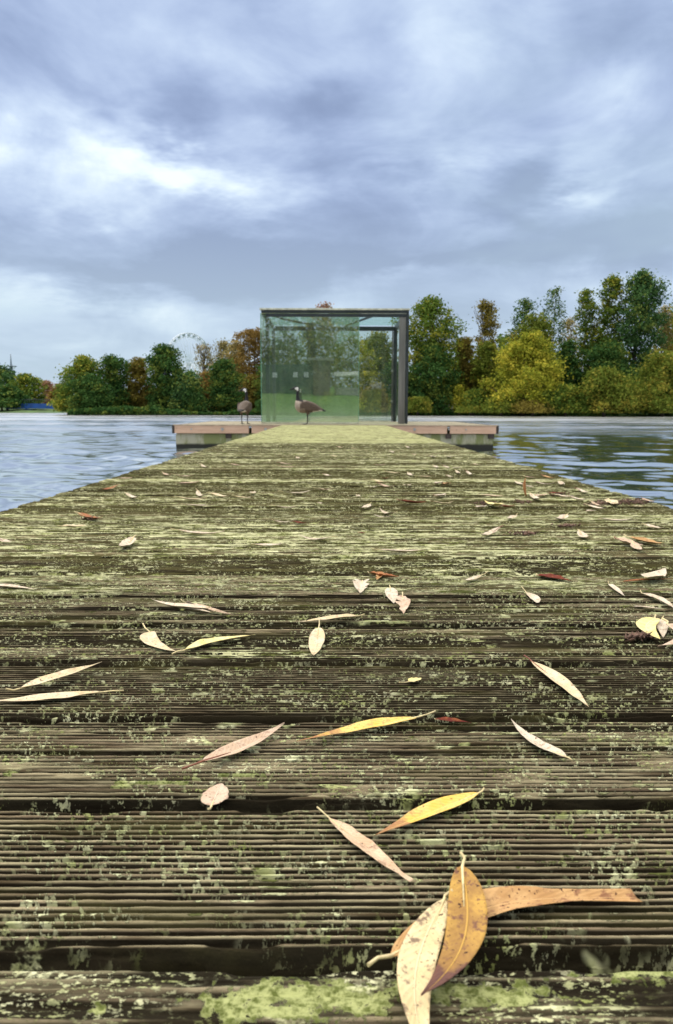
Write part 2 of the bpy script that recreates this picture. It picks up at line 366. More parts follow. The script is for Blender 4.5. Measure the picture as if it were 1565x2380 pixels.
# ------------------------------------------------------------------ jetty
XL, XR = -.879, .951
def build_jetty():
    jetty = empty('wooden_jetty', (0, 0, 0), 'long straight wooden jetty of grooved mossy boards running out to the floating platform', 'jetty')
    Vs, Fs = [], []; n0 = 0
    k = -4
    yend = 13.78
    while True:
        y0 = GAP0 + .003 + k * PITCH_B
        if y0 + BOARD > yend: break
        d = max(y0, .2)
        if k < 0: nv, nx = 120, 700
        elif k <= 2: nv, nx = 216, 900
        elif k <= 5: nv, nx = 168, 640
        elif k <= 10: nv, nx = 96, 420
        elif k <= 22: nv, nx = 48, 300
        elif k <= 45: nv, nx = 22, 180
        else: nv, nx = 14, 110
        if k < -1: nv, nx = 60, 120
        vv = np.linspace(0, BOARD, nv); xx = np.linspace(0, 1, nx)
        rs = np.random.RandomState(100 + k + 10)
        jl, jr = XL + rs.uniform(-.006, .006), XR + rs.uniform(-.006, .006)
        X, Vv = np.meshgrid(jl + (jr - jl) * xx, vv)
        s = k + 20
        kind = {0: 'A', 1: 'B', 2: 'A', 3: 'B', 4: 'B', 5: 'A'}.get(k, 'B' if rs.rand() < .6 else 'A')
        if k < 0: kind = 'C'
        wob = (vn(X * 1.5, Vv * 0 + s, s) - .5) * .12 + (vn(X * 14, Vv * 300, s + 5) - .5) * .14
        ph = Vv / .00607 + wob
        rid = (.5 - .5 * np.cos(2 * np.pi * ph))
        rid = np.clip(rid * 2.5 - 1.25, 0, 1) ** .8
        fill = fbm(X * 16, Vv * 60, 4, s + 1)
        if kind == 'A':
            dep = .0078 * (.75 + .5 * fbm(X * 3, Vv * 160, 2, s + 2)) * (1 - .75 * np.clip((fill - .60) * 8, 0, 1))
            Z = -dep * (1 - rid)
        elif kind == 'B':
            st = fbm(X * 1.6, Vv * 190, 4, s + 3, .6); st2 = fbm(X * .7, Vv * 60, 3, s + 4)
            Z = -.0026 * np.clip((st - .54) * 4, 0, 1) - .0016 * np.clip((st2 - .5) * 4, 0, 1) - .0046 * (1 - rid) * np.clip(1.5 - 2.4 * np.clip(fill - .42, 0, 1) * 2, .1, 1)
        else:
            st = fbm(X * 6, Vv * 90, 4, s + 3, .6); st2 = fbm(X * 2.2, Vv * 32, 3, s + 4)
            Z = -.0028 * np.clip((st - .50) * 3, 0, 1) - .003 * np.clip((st2 - .52) * 4, 0, 1) - .0006 * (1 - rid)
        Z = Z + (fbm(X * 90, Vv * 400, 3, s + 6) - .5) * .0009 + (fbm(X * 2, Vv * 3, 2, s + 8) - .5) * .0010
        Z = Z + rs.uniform(-.0012, .0008)
        e = np.minimum(Vv, BOARD - Vv); rr = .0060
        Z = Z - .0065 * (1 - np.sqrt(np.clip(1 - (1 - np.clip(e / rr, 0, 1)) ** 2, 0, 1)))
        # crumbled long edges
        er = fbm(X * 25, Vv * 0 + s * 3.1, 3, s + 9)
        Z = Z - .006 * np.clip((er - .52) * 5, 0, 1) * np.clip(1 - e / .007, 0, 1)
        Z[0, :] = -.034; Z[-1, :] = -.034
        Z[:, 0] = -.034; Z[:, -1] = -.034
        ske = rs.uniform(-.003, .003)
        Y = y0 + Vv + ske * X + (fbm(X * 8, Vv * 0 + 5, 2, s + 11) - .5) * .0016
        Vs.append(np.stack([X, Y, Z], -1).reshape(-1, 3))
        ii = np.arange(nv * nx).reshape(nv, nx)
        Fs.append(np.stack([ii[:-1, :-1], ii[:-1, 1:], ii[1:, 1:], ii[1:, :-1]], -1).reshape(-1, 4) + n0)
        n0 += nv * nx; k += 1
    me = np_mesh('decking', np.concatenate(Vs), np.concatenate(Fs))
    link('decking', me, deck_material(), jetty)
    beam = simple('wet_dark_timber', (.03, .026, .016), .8, var=.4, scale=12, bump=.002)
    for x in (XL + .06, .036, XR - .14):
        MB().box((x, -.7, -.23), (x + .08, 13.7, -.036)).build('joist', beam, jetty)
    for y in (2.4, 6.2, 10.0):
        MB().box((XL + .03, y, -.34), (XR - .03, y + .09, -.232)).build('crossbeam', beam, jetty)
        for x in (XL + .10, XR - .10): MB().tube([(x, y + .045, -1.6), (x, y + .045, -.342)], .06, 12).build('pile', beam, jetty)
    return jetty
build_jetty()

# ------------------------------------------------------------------ water
def build_water():
    m, t, p = new_mat('lake_water')
    co = t.new('ShaderNodeTexCoord').outputs['Object']
    p.inputs['Base Color'].default_value = C3(.045, .062, .062); p.inputs['Roughness'].default_value = .03
    p.inputs['IOR'].default_value = 3.6; p.inputs['Specular IOR Level'].default_value = .5
    n1 = t.noise(t.scale(co, (1, 1.4, 1)), 5.5, 3, .6); n2 = t.noise(t.scale(co, (1, 1.3, 1)), 1.3, 3, .6)
    rd = t.vmath('LENGTH', co); b = t.new('ShaderNodeBump'); b.inputs['Strength'].default_value = 1; lf = t.rng(t.sep(co)[0], -1.5, 1.5, 1, 0); fr = t.rng(rd, 14, 28); rg = t.math('MAXIMUM', lf, fr); t.put(b.inputs['Distance'], t.math('ADD', t.math('MULTIPLY', rg, .0012), .0003)); t.put(p.inputs['Roughness'], t.math('ADD', .02, t.math('MULTIPLY', rg, t.math('MULTIPLY', t.rng(rd, 8, 60, .08, .27, False), t.rng(t.noise(t.scale(co, (.05, .25, 1)), 1, 3, .6), .35, .65, .5, 1.4)))))
    n3 = t.noise(t.scale(co, (.55, 1.0, 1)), .9, 4, .65); t.put(b.inputs['Height'], t.math('ADD', t.math('ADD', n1, t.math('MULTIPLY', n2, 1.6)), t.math('MULTIPLY', n3, t.rng(rd, 12, 50, 0, 60, False)))); t.l.new(b.outputs[0], p.inputs['Normal'])
    gl = t.new('ShaderNodeBsdfGlossy'); gl.inputs['Color'].default_value = C3(.97, .98, .98); t.l.new(b.outputs[0], gl.inputs['Normal']); t.l.new(p.inputs['Roughness'].links[0].from_socket, gl.inputs['Roughness'])
    mx = t.new('ShaderNodeMixShader'); mx.inputs[0].default_value = .6; t.l.new(p.outputs[0], mx.inputs[1]); t.l.new(gl.outputs[0], mx.inputs[2]); t.l.new(mx.outputs[0], m.node_tree.nodes['Material Output'].inputs[0])
    # wave geometry: rings around the jetty head, finer towards the camera
    r = [1.2]
    while r[-1] < 125: r.append(r[-1] * 1.0068)
    r = np.array(r); fine = np.linspace(R(-46), R(46), 720); 
    Rg, A = np.meshgrid(r, fine, indexing='ij')
    X = Rg * np.sin(A); Y = Rg * np.cos(A); Z = np.zeros_like(X)
    step = Rg * .0068
    rs = np.random.RandomState(5)
    left = 1 / (1 + np.exp((X + .3) / .8))                       # ruffled to the left, sheltered and calmer to the right
    for i in range(64):
        lam = .22 * (9.0 ** rs.rand()); th = rs.normal(R(18), R(38)); kx, ky = math.sin(th) * 2 * math.pi / lam, math.cos(th) * 2 * math.pi / lam
        amp = .0024 * (lam / .8) ** .95 * rs.uniform(.5, 1.2)
        vis = np.clip((lam / step - 2.5) / 4, 0, 1)
        a = amp * vis * ((.62 + .35 * left) if lam > .55 else (.85 + .35 * left)) * (1 + .9 * np.clip((Rg - 16) / 20, 0, 1))
        Z += a * np.sin(kx * X + ky * Y + rs.rand() * 6.28)
    gust = .55 + .9 * fbm(X * .12 + 40, Y * .10 + 40, 3, 3)
    Z *= gust
    Z *= np.clip((R(46) - np.abs(A)) / R(4), 0, 1) * np.clip((125 - Rg) / 15, 0, 1)
    V = np.stack([X, Y, Z], -1).reshape(-1, 3); nr, na = X.shape
    ii = np.arange(nr * na).reshape(nr, na)
    Fq = np.stack([ii[:-1, :-1], ii[:-1, 1:], ii[1:, 1:], ii[1:, :-1]], -1).reshape(-1, 4)[:, ::-1]
    # the rest of the sheet: coarse rings all the way round, out under the banks
    A2 = np.linspace(R(46), R(314), 60); r2 = np.array([1.2, 5, 20, 60, 125])
    Rg2, AA = np.meshgrid(r2, A2, indexing='ij'); V2 = np.stack([Rg2 * np.sin(AA), Rg2 * np.cos(AA), Rg2 * 0], -1).reshape(-1, 3)
    i2 = np.arange(V2.shape[0]).reshape(Rg2.shape) + len(V)
    F2 = np.stack([i2[:-1, :-1], i2[:-1, 1:], i2[1:, 1:], i2[1:, :-1]], -1).reshape(-1, 4)[:, ::-1]
    A3 = np.linspace(0, 2 * math.pi, 97)[:-1]; 
    V3 = np.concatenate([np.stack([rr * np.sin(A3), rr * np.cos(A3), A3 * 0], -1) for rr in (125, 420)]); i3 = np.arange(96) + len(V) + len(V2)
    F3 = np.stack([i3, np.roll(i3, -1), np.roll(i3, -1) + 96, i3 + 96], -1)[:, ::-1]
    V4 = np.stack([1.2 * np.sin(A3), 1.2 * np.cos(A3), A3 * 0], -1)
    me = np_mesh('lake_water', np.concatenate([V, V2, V3]), np.concatenate([Fq, F2, F3]))
    link('water', me, m, None, (0, 0, WATER))['kind'] = 'structure'
build_water()

# ------------------------------------------------------------------ land
grass = simple('meadow_grass', (.055, .11, .020), .9, var=.45, scale=.6)
def shore_y(x):                       # far water's edge
    return 93 + 2.2 * math.sin(x * .07 + .5) + (0 if x > -30 else min(48, (-30 - x) * 4.0)) - (5 if x > 20 else 0) * min(1, (x - 20) / 12 if x > 20 else 0)
def build_land():
    V, Fq = [], []; xs = np.linspace(-420, 420, 281); ds = [-1.5, 0, .5, 2, 6, 14, 40, 120, 500, 2500]
    for j, dd in enumerate(ds):
        for x in xs:
            z = [-.5, -.02, .18, .45, .75, 1.0, 1.4, 2, 3, 4][j]
            xx = x * (1 + max(0, dd - 40) / 500)
            V.append((xx, shore_y(x) + dd, WATER + z * .6 + .08 * math.sin(x * .9 + j)))
    n = len(xs)
    for j in range(len(ds) - 1):
        for i in range(n - 1): Fq.append((j * n + i, j * n + i + 1, (j + 1) * n + i + 1, (j + 1) * n + i))
    link('far_bank_ground', np_mesh('far_bank_ground', V, Fq), grass)['kind'] = 'structure'
    V, Fq = [], []; xs = np.linspace(-300, 300, 61); ds = [(-2.2, -.9), (-2.6, -.35), (-3.2, -.02), (-6, .25), (-12, .9), (-22, 1.7), (-40, 2.2), (-90, 2.6), (-400, 3), (-2500, 4)]
    for (yy, z) in ds:
        for x in xs: V.append((x, yy + .3 * math.sin(x * .8), z))
    n = len(xs)
    for j in range(len(ds) - 1):
        for i in range(n - 1): Fq.append((j * n + i + 1, j * n + i, (j + 1) * n + i, (j + 1) * n + i + 1))
    link('near_bank_ground', np_mesh('near_bank_ground', V, Fq), simple('lawn_grass', (.075, .16, .035), .9, var=.3, scale=3))['kind'] = 'structure'
build_land()

# ------------------------------------------------------------------ trees
def foliage_material(name, pal, rough=.6):
    m, t, p = new_mat(name)
    at = t.new('ShaderNodeAttribute'); at.attribute_name = 'tint'; v = t.sep(at.outputs['Vector'])
    c = t.mix(v[0], pal[0] + (1,), pal[1] + (1,)); c = t.mix(t.rng(v[1], .62, .8), c, pal[2] + (1,))
    t.put(p.inputs['Base Color'], c); p.inputs['Roughness'].default_value = .8; p.inputs['Specular IOR Level'].default_value = .05
    tr = t.new('ShaderNodeBsdfTranslucent'); t.put(tr.inputs[0], c)
    ms = t.new('ShaderNodeMixShader'); ms.inputs[0].default_value = .25
    out = m.node_tree.nodes['Material Output']; t.l.new(p.outputs[0], ms.inputs[1]); t.l.new(tr.outputs[0], ms.inputs[2]); t.l.new(ms.outputs[0], out.inputs[0])
    return m
FM = {
    'dark':   foliage_material('foliage_dark_green', [(0.033, 0.087, 0.023), (0.074, 0.151, 0.036), (0.166, 0.211, 0.038)]),
    'teal':   foliage_material('foliage_cool_green', [(0.044, 0.105, 0.038), (0.096, 0.186, 0.054), (0.218, 0.269, 0.058)]),
    'mid':    foliage_material('foliage_mid_green', [(0.077, 0.141, 0.023), (0.160, 0.224, 0.036), (0.346, 0.333, 0.045)]),
    'olive':  foliage_material('foliage_olive', [(0.109, 0.160, 0.023), (0.192, 0.230, 0.036), (0.320, 0.282, 0.045)]),
    'yellow': foliage_material('foliage_yellow_green', [(0.189, 0.227, 0.025), (0.379, 0.379, 0.041), (0.549, 0.474, 0.058)]),
    'orange': foliage_material('foliage_golden_brown', [(0.189, 0.123, 0.034), (0.284, 0.180, 0.052), (0.341, 0.237, 0.058)]),
    'brown':  foliage_material('foliage_brown_olive', [(0.160, 0.134, 0.028), (0.243, 0.192, 0.045), (0.307, 0.256, 0.045)]),
    'pinkish': foliage_material('foliage_russet', [(0.333, 0.179, 0.122), (0.435, 0.256, 0.166), (0.384, 0.282, 0.077)]),
    'sparse': foliage_material('foliage_pale_sparse', [(0.256, 0.230, 0.090), (0.358, 0.307, 0.128), (0.461, 0.346, 0.128)]),
}
bark = simple('bark', (.075, .058, .042), .9, var=.35, scale=6, bump=.03)
rsT = np.random.RandomState(21)
def tree(name, label, x0, x1, ytop, D, fm, n=2600, leaf=.34, low=0.0, shape='round', group='trees on the far bank', dens=1.0, ybot=962, limbs=9):
    """crown of leaf clumps spread through lobes, on a tapered trunk with limbs; extents given as seen, distance in metres"""
    a = at_depth(x0, 900, D); b = at_depth(x1, 900, D); tp = at_depth((x0 + x1) / 2, ytop, D)
    cx = (a.x + b.x) / 2; w = (b.x - a.x) / 2; base = WATER + .35 + (0 if D < 115 else .6)
    hgt = tp.z - base
    if name != 'shrub': w *= (1.34 if shape == 'tall' else 1.2) if x0 > 560 else 1.14
    root = empty(name, (cx, D, base), label, 'tree', group)
    rs = rsT
    # lobes: (centre, radius)
    lobes = []
    nl = {'round': 52, 'tall': 58, 'bush': 50, 'bare': 40}[shape]
    ph0 = rs.rand() * 6.28
    for i in range(nl):
        f = (i + rs.rand()) / nl                     # height fraction
        if shape == 'round': prof = math.sin(math.pi * min(.97, .30 + .70 * f)) ** .5
        elif shape == 'tall': prof = (1 - f ** 4.0) ** .6 * (.88 + .12 * math.sin(f * 9 + ph0))
        elif shape == 'bare': prof = (1 - f) ** .5 * .75 + .15
        else: prof = math.sqrt(max(.02, 1 - f ** 2))
        prof *= rs.uniform(.68, 1.20)
        zz = hgt * (low + (1 - low) * f)
        lr = w * rs.uniform(.15, .33) * (.65 + .35 * prof)
        ro = max(0, w * prof - lr * .85) * (1 if i % 4 else .4)
        th = ph0 + i * 2.39996
        zz = min(zz, hgt - lr * rs.uniform(.8, 2.4))
        lobes.append((np.array([ro * math.cos(th) + w * .14 * math.sin(3.5 * f + ph0), ro * math.sin(th) * .9, max(zz, lr * .4)]), lr))
    lobes.append((np.array([rs.uniform(-.15, .15) * w, 0, hgt - w * .22]), w * .24))
    per = np.array([l[1] ** 2 for l in lobes]); per = per / per.sum()
    C, T = [], []
    for (c, r_), pf in zip(lobes, per):
        k = max(12, int(n * 2.9 * dens * pf)); 
        # clumps inside each lobe
        nc = max(5, k // 22); d = rs.normal(size=(nc, 3)); d /= np.linalg.norm(d, axis=1)[:, None]
        cc = c + d * (r_ * (.35 + .65 * rs.rand(nc) ** .45))[:, None] * np.array([1, 1, .85])
        tint = rs.rand(nc, 2); tint[:, 1] = tint[:, 1] * .55 + rs.rand() * .45
        ix = rs.randint(0, nc, k); pos = cc[ix] + rs.normal(size=(k, 3)) * np.array([1, 1, .7]) * (.19 * r_ + .18) * (1 + .7 * (rs.rand(k) < .15))[:, None]
        C.append(pos); T.append(np.clip(tint[ix] + rs.normal(size=(k, 2)) * .12, 0, 1))
    C = np.concatenate(C); T = np.concatenate(T); ok = (C[:, 2] > .05) & (C[:, 2] < hgt * 1.02); C = C[ok]; T = T[ok]; k = len(C)
    nrm = rs.normal(size=(k, 3)); nrm[:, 2] = np.abs(nrm[:, 2]) + .3; nrm /= np.linalg.norm(nrm, axis=1)[:, None]
    u = np.cross(nrm, rs.normal(size=(k, 3))); u /= np.linalg.norm(u, axis=1)[:, None]; v = np.cross(nrm, u)
    s = leaf * .64 * rs.uniform(.5, 1.25, k)[:, None]
    P = np.stack([C - u * s, C - v * s * .6 + nrm * s * .1, C + u * s, C + v * s * .6 + nrm * s * .15], 1).reshape(-1, 3)
    me = np_mesh('crown', P, np.arange(k * 4).reshape(-1, 4), smooth=False)
    at = me.attributes.new('tint', 'FLOAT_VECTOR', 'POINT')
    at.data.foreach_set('vector', np.repeat(np.concatenate([T, np.zeros((k, 1))], 1), 4, 0).astype(np.float32).ravel())
    link('crown', me, FM[fm], root)
    mb = MB(); tr = max(.10, w * .055)
    hh = hgt * (.93 if shape != 'bush' else .6)
    mb.tube([(0, 0, -.5), (.02 * w, 0, hgt * .3), (-.03 * w, 0, hgt * .6), (0, 0, hh)], [tr * 1.2, tr, tr * .55, tr * .10], 8)
    for i in range(limbs):
        c, r_ = lobes[rs.randint(len(lobes))]
        z0 = max(.1 * hgt, c[2] - r_ - .25 * abs(c[0]) - rs.rand() * .12 * hgt)
        if z0 > hh * .9: continue
        mid = np.array([c[0] * .55, c[1] * .55, z0 + (c[2] - z0) * .45])
        mb.tube([(0, 0, z0), tuple(mid), tuple(c)], [tr * .5, tr * .3, tr * .1], 6)
    if shape == 'bare':
        for i in range(26):
            z0 = hgt * rs.uniform(.35, .85); th = rs.rand() * 6.28; L = w * rs.uniform(.4, .95)
            q = (math.cos(th) * L * .7, math.sin(th) * L * .7, min(hgt, z0 + L * rs.uniform(1.2, 2.4)))
            mb.tube([(0, 0, z0), (q[0] * .6, q[1] * .6, z0 + (q[2] - z0) * .45), q], [tr * .35, tr * .22, .03], 5)
    mb.build('trunk', bark, root)
    return root
TR = [
    # name, label, x0, x1, ytop, distance, foliage, n, leaf, low, shape, density
    ('broadleaf_tree', 'hazy blue-green tree at the left edge of the picture beside the radio mast', -60, 40, 838, 168, 'teal', 2600, .5, 0, 'round'),
    ('broadleaf_tree', 'low rounded green tree above the left end of the blue bridge', 22, 97, 868, 160, 'mid', 2200, .45, 0, 'round'),
    ('broadleaf_tree', 'dark green low tree at the far left under the radio mast', -30, 60, 893, 150, 'dark', 2200, .45, 0, 'round'),
    ('shrub', 'dark shrub filling the bank left of the blue bridge', -40, 44, 925, 146, 'dark', 1600, .4, 0, 'bush'),
    ('autumn_tree', 'small russet red tree behind the blue bridge', 88, 130, 884, 190, 'pinkish', 1300, .42, 0, 'round'),
    ('autumn_tree', 'small orange-brown tree behind the right end of the blue bridge', 118, 160, 893, 178, 'orange', 1300, .42, 0, 'round'),
    ('shrub', 'olive shrub just right of the blue bridge at the waterline', 132, 180, 905, 99, 'olive', 1500, .26, 0, 'bush'),
    ('broadleaf_tree', 'broad dark green tree right of the blue bridge with olive tinge', 143, 238, 826, 97, 'mid', 4200, .27, 0, 'round'),
    ('broadleaf_tree', 'dark green pointed tree right of the broad one on the left bank', 222, 300, 824, 97, 'dark', 3400, .26, 0, 'tall'),
    ('broadleaf_tree', 'very dark low tree below the pointed tree on the left bank', 165, 262, 868, 94, 'dark', 3400, .26, 0, 'round'),
    ('autumn_tree', 'brown-olive tree between the two tallest dark trees of the left bank', 292, 360, 832, 99, 'brown', 3000, .27, 0, 'round'),
    ('broadleaf_tree', 'tallest dark green tree of the left bank below the ferris wheel', 338, 440, 801, 96, 'dark', 5200, .27, 0, 'tall'),
    ('broadleaf_tree', 'dark blue-green tree leaning right out of the tallest left-bank tree', 400, 470, 862, 94, 'teal', 2600, .26, 0, 'round'),
    ('shrub', 'low dark shrub at the waterline below the ferris wheel', 425, 480, 900, 93, 'dark', 1600, .24, 0, 'bush'),
    ('autumn_tree', 'orange tree between the two dark trees left of the goose', 445, 508, 866, 104, 'orange', 2500, .27, 0, 'round'),
    ('bare_tree', 'almost leafless pale tree right of the ferris wheel', 440, 512, 800, 128, 'sparse', 700, .24, .3, 'bare'),
    ('bare_tree', 'thinly leaved brown tree standing between the bare tree and the tall orange one', 488, 545, 790, 125, 'sparse', 1100, .26, .3, 'bare'),
    ('broadleaf_tree', 'dark green bushy tree left of the standing goose', 487, 562, 836, 95, 'dark', 4200, .26, 0, 'round'),
    ('autumn_tree', 'tall orange-brown tree with gaps left of the glass pavilion', 548, 640, 762, 106, 'orange', 2900, .27, .28, 'round'),
    ('autumn_tree', 'ragged golden-brown tree just left of the tallest orange tree', 520, 590, 792, 112, 'sparse', 2000, .27, .2, 'tall'),
    ('autumn_tree', 'low orange-brown tree behind the left goose', 555, 622, 872, 100, 'brown', 2400, .27, 0, 'round'),
    ('broadleaf_tree', 'tall dark green tree seen through the left part of the pavilion glass', 618, 705, 768, 98, 'dark', 4200, .27, 0, 'tall'),
    ('broadleaf_tree', 'olive green tree seen through the middle of the pavilion glass', 690, 790, 752, 101, 'mid', 4200, .27, 0, 'round'),
    ('bare_tree', 'thin pinkish treetop rising just over the pavilion roof', 722, 782, 704, 118, 'pinkish', 1100, .28, .5, 'round'),
    ('autumn_tree', 'yellow-olive tree seen through the pavilion right of its middle', 775, 860, 778, 96, 'yellow', 1700, .26, .2, 'round'),
    ('broadleaf_tree', 'dark green tree seen through the pavilion behind the open side', 835, 935, 770, 100, 'olive', 4200, .27, 0, 'round'),
    ('shrub', 'orange-brown bush at the waterline seen through the open side of the pavilion', 838, 905, 890, 92, 'brown', 1900, .24, 0, 'bush'),
    ('broadleaf_tree', 'dark low tree seen through the pavilion next to its right post', 885, 950, 840, 95, 'dark', 2800, .26, 0, 'round'),
    ('broadleaf_tree', 'tall green tree with yellowing top just right of the pavilion', 938, 1072, 690, 99, 'mid', 7200, .28, .02, 'tall'),
    ('broadleaf_tree', 'dark green tree at the foot of the tall tree right of the pavilion', 950, 1050, 800, 96, 'dark', 4000, .27, 0, 'round'),
    ('autumn_tree', 'rust brown tree between the tall green tree and the bare-topped tree', 1052, 1112, 786, 101, 'brown', 3200, .27, .22, 'round'),
    ('bare_tree', 'brown tree with bare upright twigs at its top', 1088, 1162, 700, 104, 'brown', 2600, .26, .1, 'bare'),
    ('broadleaf_tree', 'olive tree filling in below the bare-topped tree', 1095, 1172, 795, 99, 'olive', 3200, .27, 0, 'round'),
    ('broadleaf_tree', 'loose dark tree with thin crown behind the bright yellow-green one', 1174, 1246, 694, 110, 'teal', 1500, .28, .35, 'tall'),
    ('broadleaf_tree', 'olive brown tree right behind the bright yellow-green tree', 1190, 1305, 730, 104, 'olive', 4600, .28, .1, 'round'),
    ('poplar_tree', 'slender airy tree rising alone above the yellow-green tree', 1256, 1311, 667, 112, 'teal', 1000, .27, .3, 'tall'),
    ('autumn_tree', 'bright yellow-green tree at the water edge right of the pavilion', 1142, 1292, 770, 90, 'yellow', 7000, .26, .0, 'round'),
    ('broadleaf_tree', 'dark green tree between the yellow-green tree and the tall one at right', 1282, 1348, 790, 98, 'dark', 3400, .27, 0, 'round'),
    ('broadleaf_tree', 'tall thin grey-green tree left of the tallest tree', 1326, 1388, 671, 103, 'mid', 2600, .27, .1, 'tall'),
    ('broadleaf_tree', 'pale airy tree in the gap left of the tallest pair', 1296, 1350, 735, 115, 'sparse', 1100, .25, .2, 'tall'),
    ('broadleaf_tree', 'tallest tree of the right bank with dark blue-green crown', 1412, 1530, 629, 101, 'teal', 8200, .29, .05, 'tall'),
    ('broadleaf_tree', 'yellow-green tall tree merged with the left side of the tallest one', 1374, 1440, 640, 103, 'mid', 3600, .28, .1, 'tall'),
    ('broadleaf_tree', 'dark tree low in front of the tallest right-bank tree', 1345, 1470, 790, 97, 'dark', 4800, .28, 0, 'round'),
    ('autumn_tree', 'thin orange tree right of the tallest tree', 1505, 1566, 712, 108, 'sparse', 1300, .27, .25, 'tall'),
    ('broadleaf_tree', 'tree cut by the right edge of the picture', 1548, 1640, 655, 104, 'mid', 2200, .28, .2, 'tall'),
    ('autumn_tree', 'brown tree low at the right edge of the picture', 1520, 1620, 800, 98, 'brown', 3200, .27, 0, 'round'),
    ('shrub', 'large rounded olive bush overhanging the water at right', 1335, 1478, 852, 86, 'olive', 5200, .24, 0, 'bush'),
    ('shrub', 'olive-brown bush mound at the right edge above the water', 1455, 1630, 812, 88, 'olive', 5200, .25, 0, 'bush'),
    ('shrub', 'low green bush between the yellow-green tree and the overhanging one', 1262, 1372, 892, 87, 'mid', 2600, .24, 0, 'bush'),
    ('shrub', 'low brownish bush below the bright yellow-green tree', 1120, 1215, 918, 88, 'olive', 2000, .22, 0, 'bush'),
    ('shrub', 'small green shrub right of the patch of lawn on the far bank', 1070, 1135, 905, 92, 'mid', 1600, .24, 0, 'bush'),
    ('shrub', 'dark shrub at the foot of the tree beside the pavilion', 940, 1003, 922, 92, 'olive', 1500, .22, 0, 'bush'),
    ('shrub', 'yellowish sapling beside the white wall on the far bank', 1056, 1080, 895, 94, 'yellow', 500, .2, 0, 'round'),
    ('shrub', 'dark shrub low on the bank seen through the left pavilion glass', 640, 745, 898, 92, 'dark', 1800, .24, 0, 'bush'),
    ('shrub', 'green shrub low on the bank seen through the middle of the pavilion', 735, 850, 905, 92, 'mid', 1800, .24, 0, 'bush'),
    ('shrub', 'brown reeds and scrub along the bank under the overhanging bush', 1190, 1290, 930, 86, 'brown', 1500, .2, 0, 'bush'),
    ('shrub', 'low dark scrub along the waterline right of the lawn', 1066, 1125, 943, 91, 'olive', 1500, .18, 0, 'bush'),
]
for q in TR:
    nm, lb, x0, x1, yt, D, fm, n, lf, low, sh = q
    t_ = tree(nm, lb, x0, x1, yt, D, fm, n, lf, low, sh, limbs=6 if sh == 'bush' else 12)
    if nm == 'shrub': t_['category'] = 'shrub'; t_['group'] = 'shrubs along the far bank'

def thicket(name, label, cat, xs0, xs1, n, D0, D1, hfun, fm, leaf):
    rs = rsT; px = rs.uniform(xs0, xs1, n); D = rs.uniform(D0, D1, n) if not callable(D0) else None
    X = (px - 771) / F_PX * (D if D is not None else 95)
    if D is None: D = np.array([D0(x) for x in X]) + rs.uniform(0, D1, n)
    hh = np.array([hfun(p) for p in px]) * np.clip(-.55 + 3.0 * fbm(X * .22 + 50, D * .05, 3, 2), .25, 1.7)
    zf = rs.rand(n) ** .8; C = np.stack([X, D, WATER + .1 + hh * zf], -1)
    ci = (np.floor(X * 1.1).astype(int) * 7 + np.floor(D).astype(int) * 13 + np.floor(C[:, 2] * 1.4).astype(int) * 29) % 997
    tb = rs.rand(997, 2) * np.array([1, .85]); T = np.clip(tb[ci] + rs.normal(size=(n, 2)) * .12, 0, 1)
    nrm = rs.normal(size=(n, 3)); nrm[:, 2] = np.abs(nrm[:, 2]) + .2; nrm /= np.linalg.norm(nrm, axis=1)[:, None]
    u = np.cross(nrm, rs.normal(size=(n, 3))); u /= np.linalg.norm(u, axis=1)[:, None]; v = np.cross(nrm, u); sz = leaf * rs.uniform(.5, 1.25, n)[:, None]
    P = np.stack([C - u * sz, C - v * sz * .6, C + u * sz, C + v * sz * .6], 1).reshape(-1, 3)
    me = np_mesh(name, P, np.arange(n * 4).reshape(-1, 4), False); at = me.attributes.new('tint', 'FLOAT_VECTOR', 'POINT')
    at.data.foreach_set('vector', np.repeat(np.concatenate([T, np.zeros((n, 1))], 1), 4, 0).astype(np.float32).ravel())
    tag(link(name, me, FM[fm]), label, cat, kind='stuff')
thicket('bank_undergrowth', 'dark tangled undergrowth along the whole far waterline under the trees', 'undergrowth', 150, 1720, 26000, lambda x: shore_y(x) - .8, 3.5, lambda p: .45 if 985 < p < 1062 else (.7 if p < 600 else 1.7), 'dark', .22)
thicket('distant_wood', 'dense far wood closing the gaps between the trees of the left bank', 'woodland', 165, 700, 12000, 118, 128, lambda p: 2.2 + (1.5 if p > 420 else 0), 'brown', .5)
thicket('distant_wood', 'dense dark wood closing the gaps between the trees of the right bank', 'woodland', 640, 1720, 30000, 112, 124, lambda p: 7.2 + (2.5 if p > 1250 else 0), 'mid', .5)

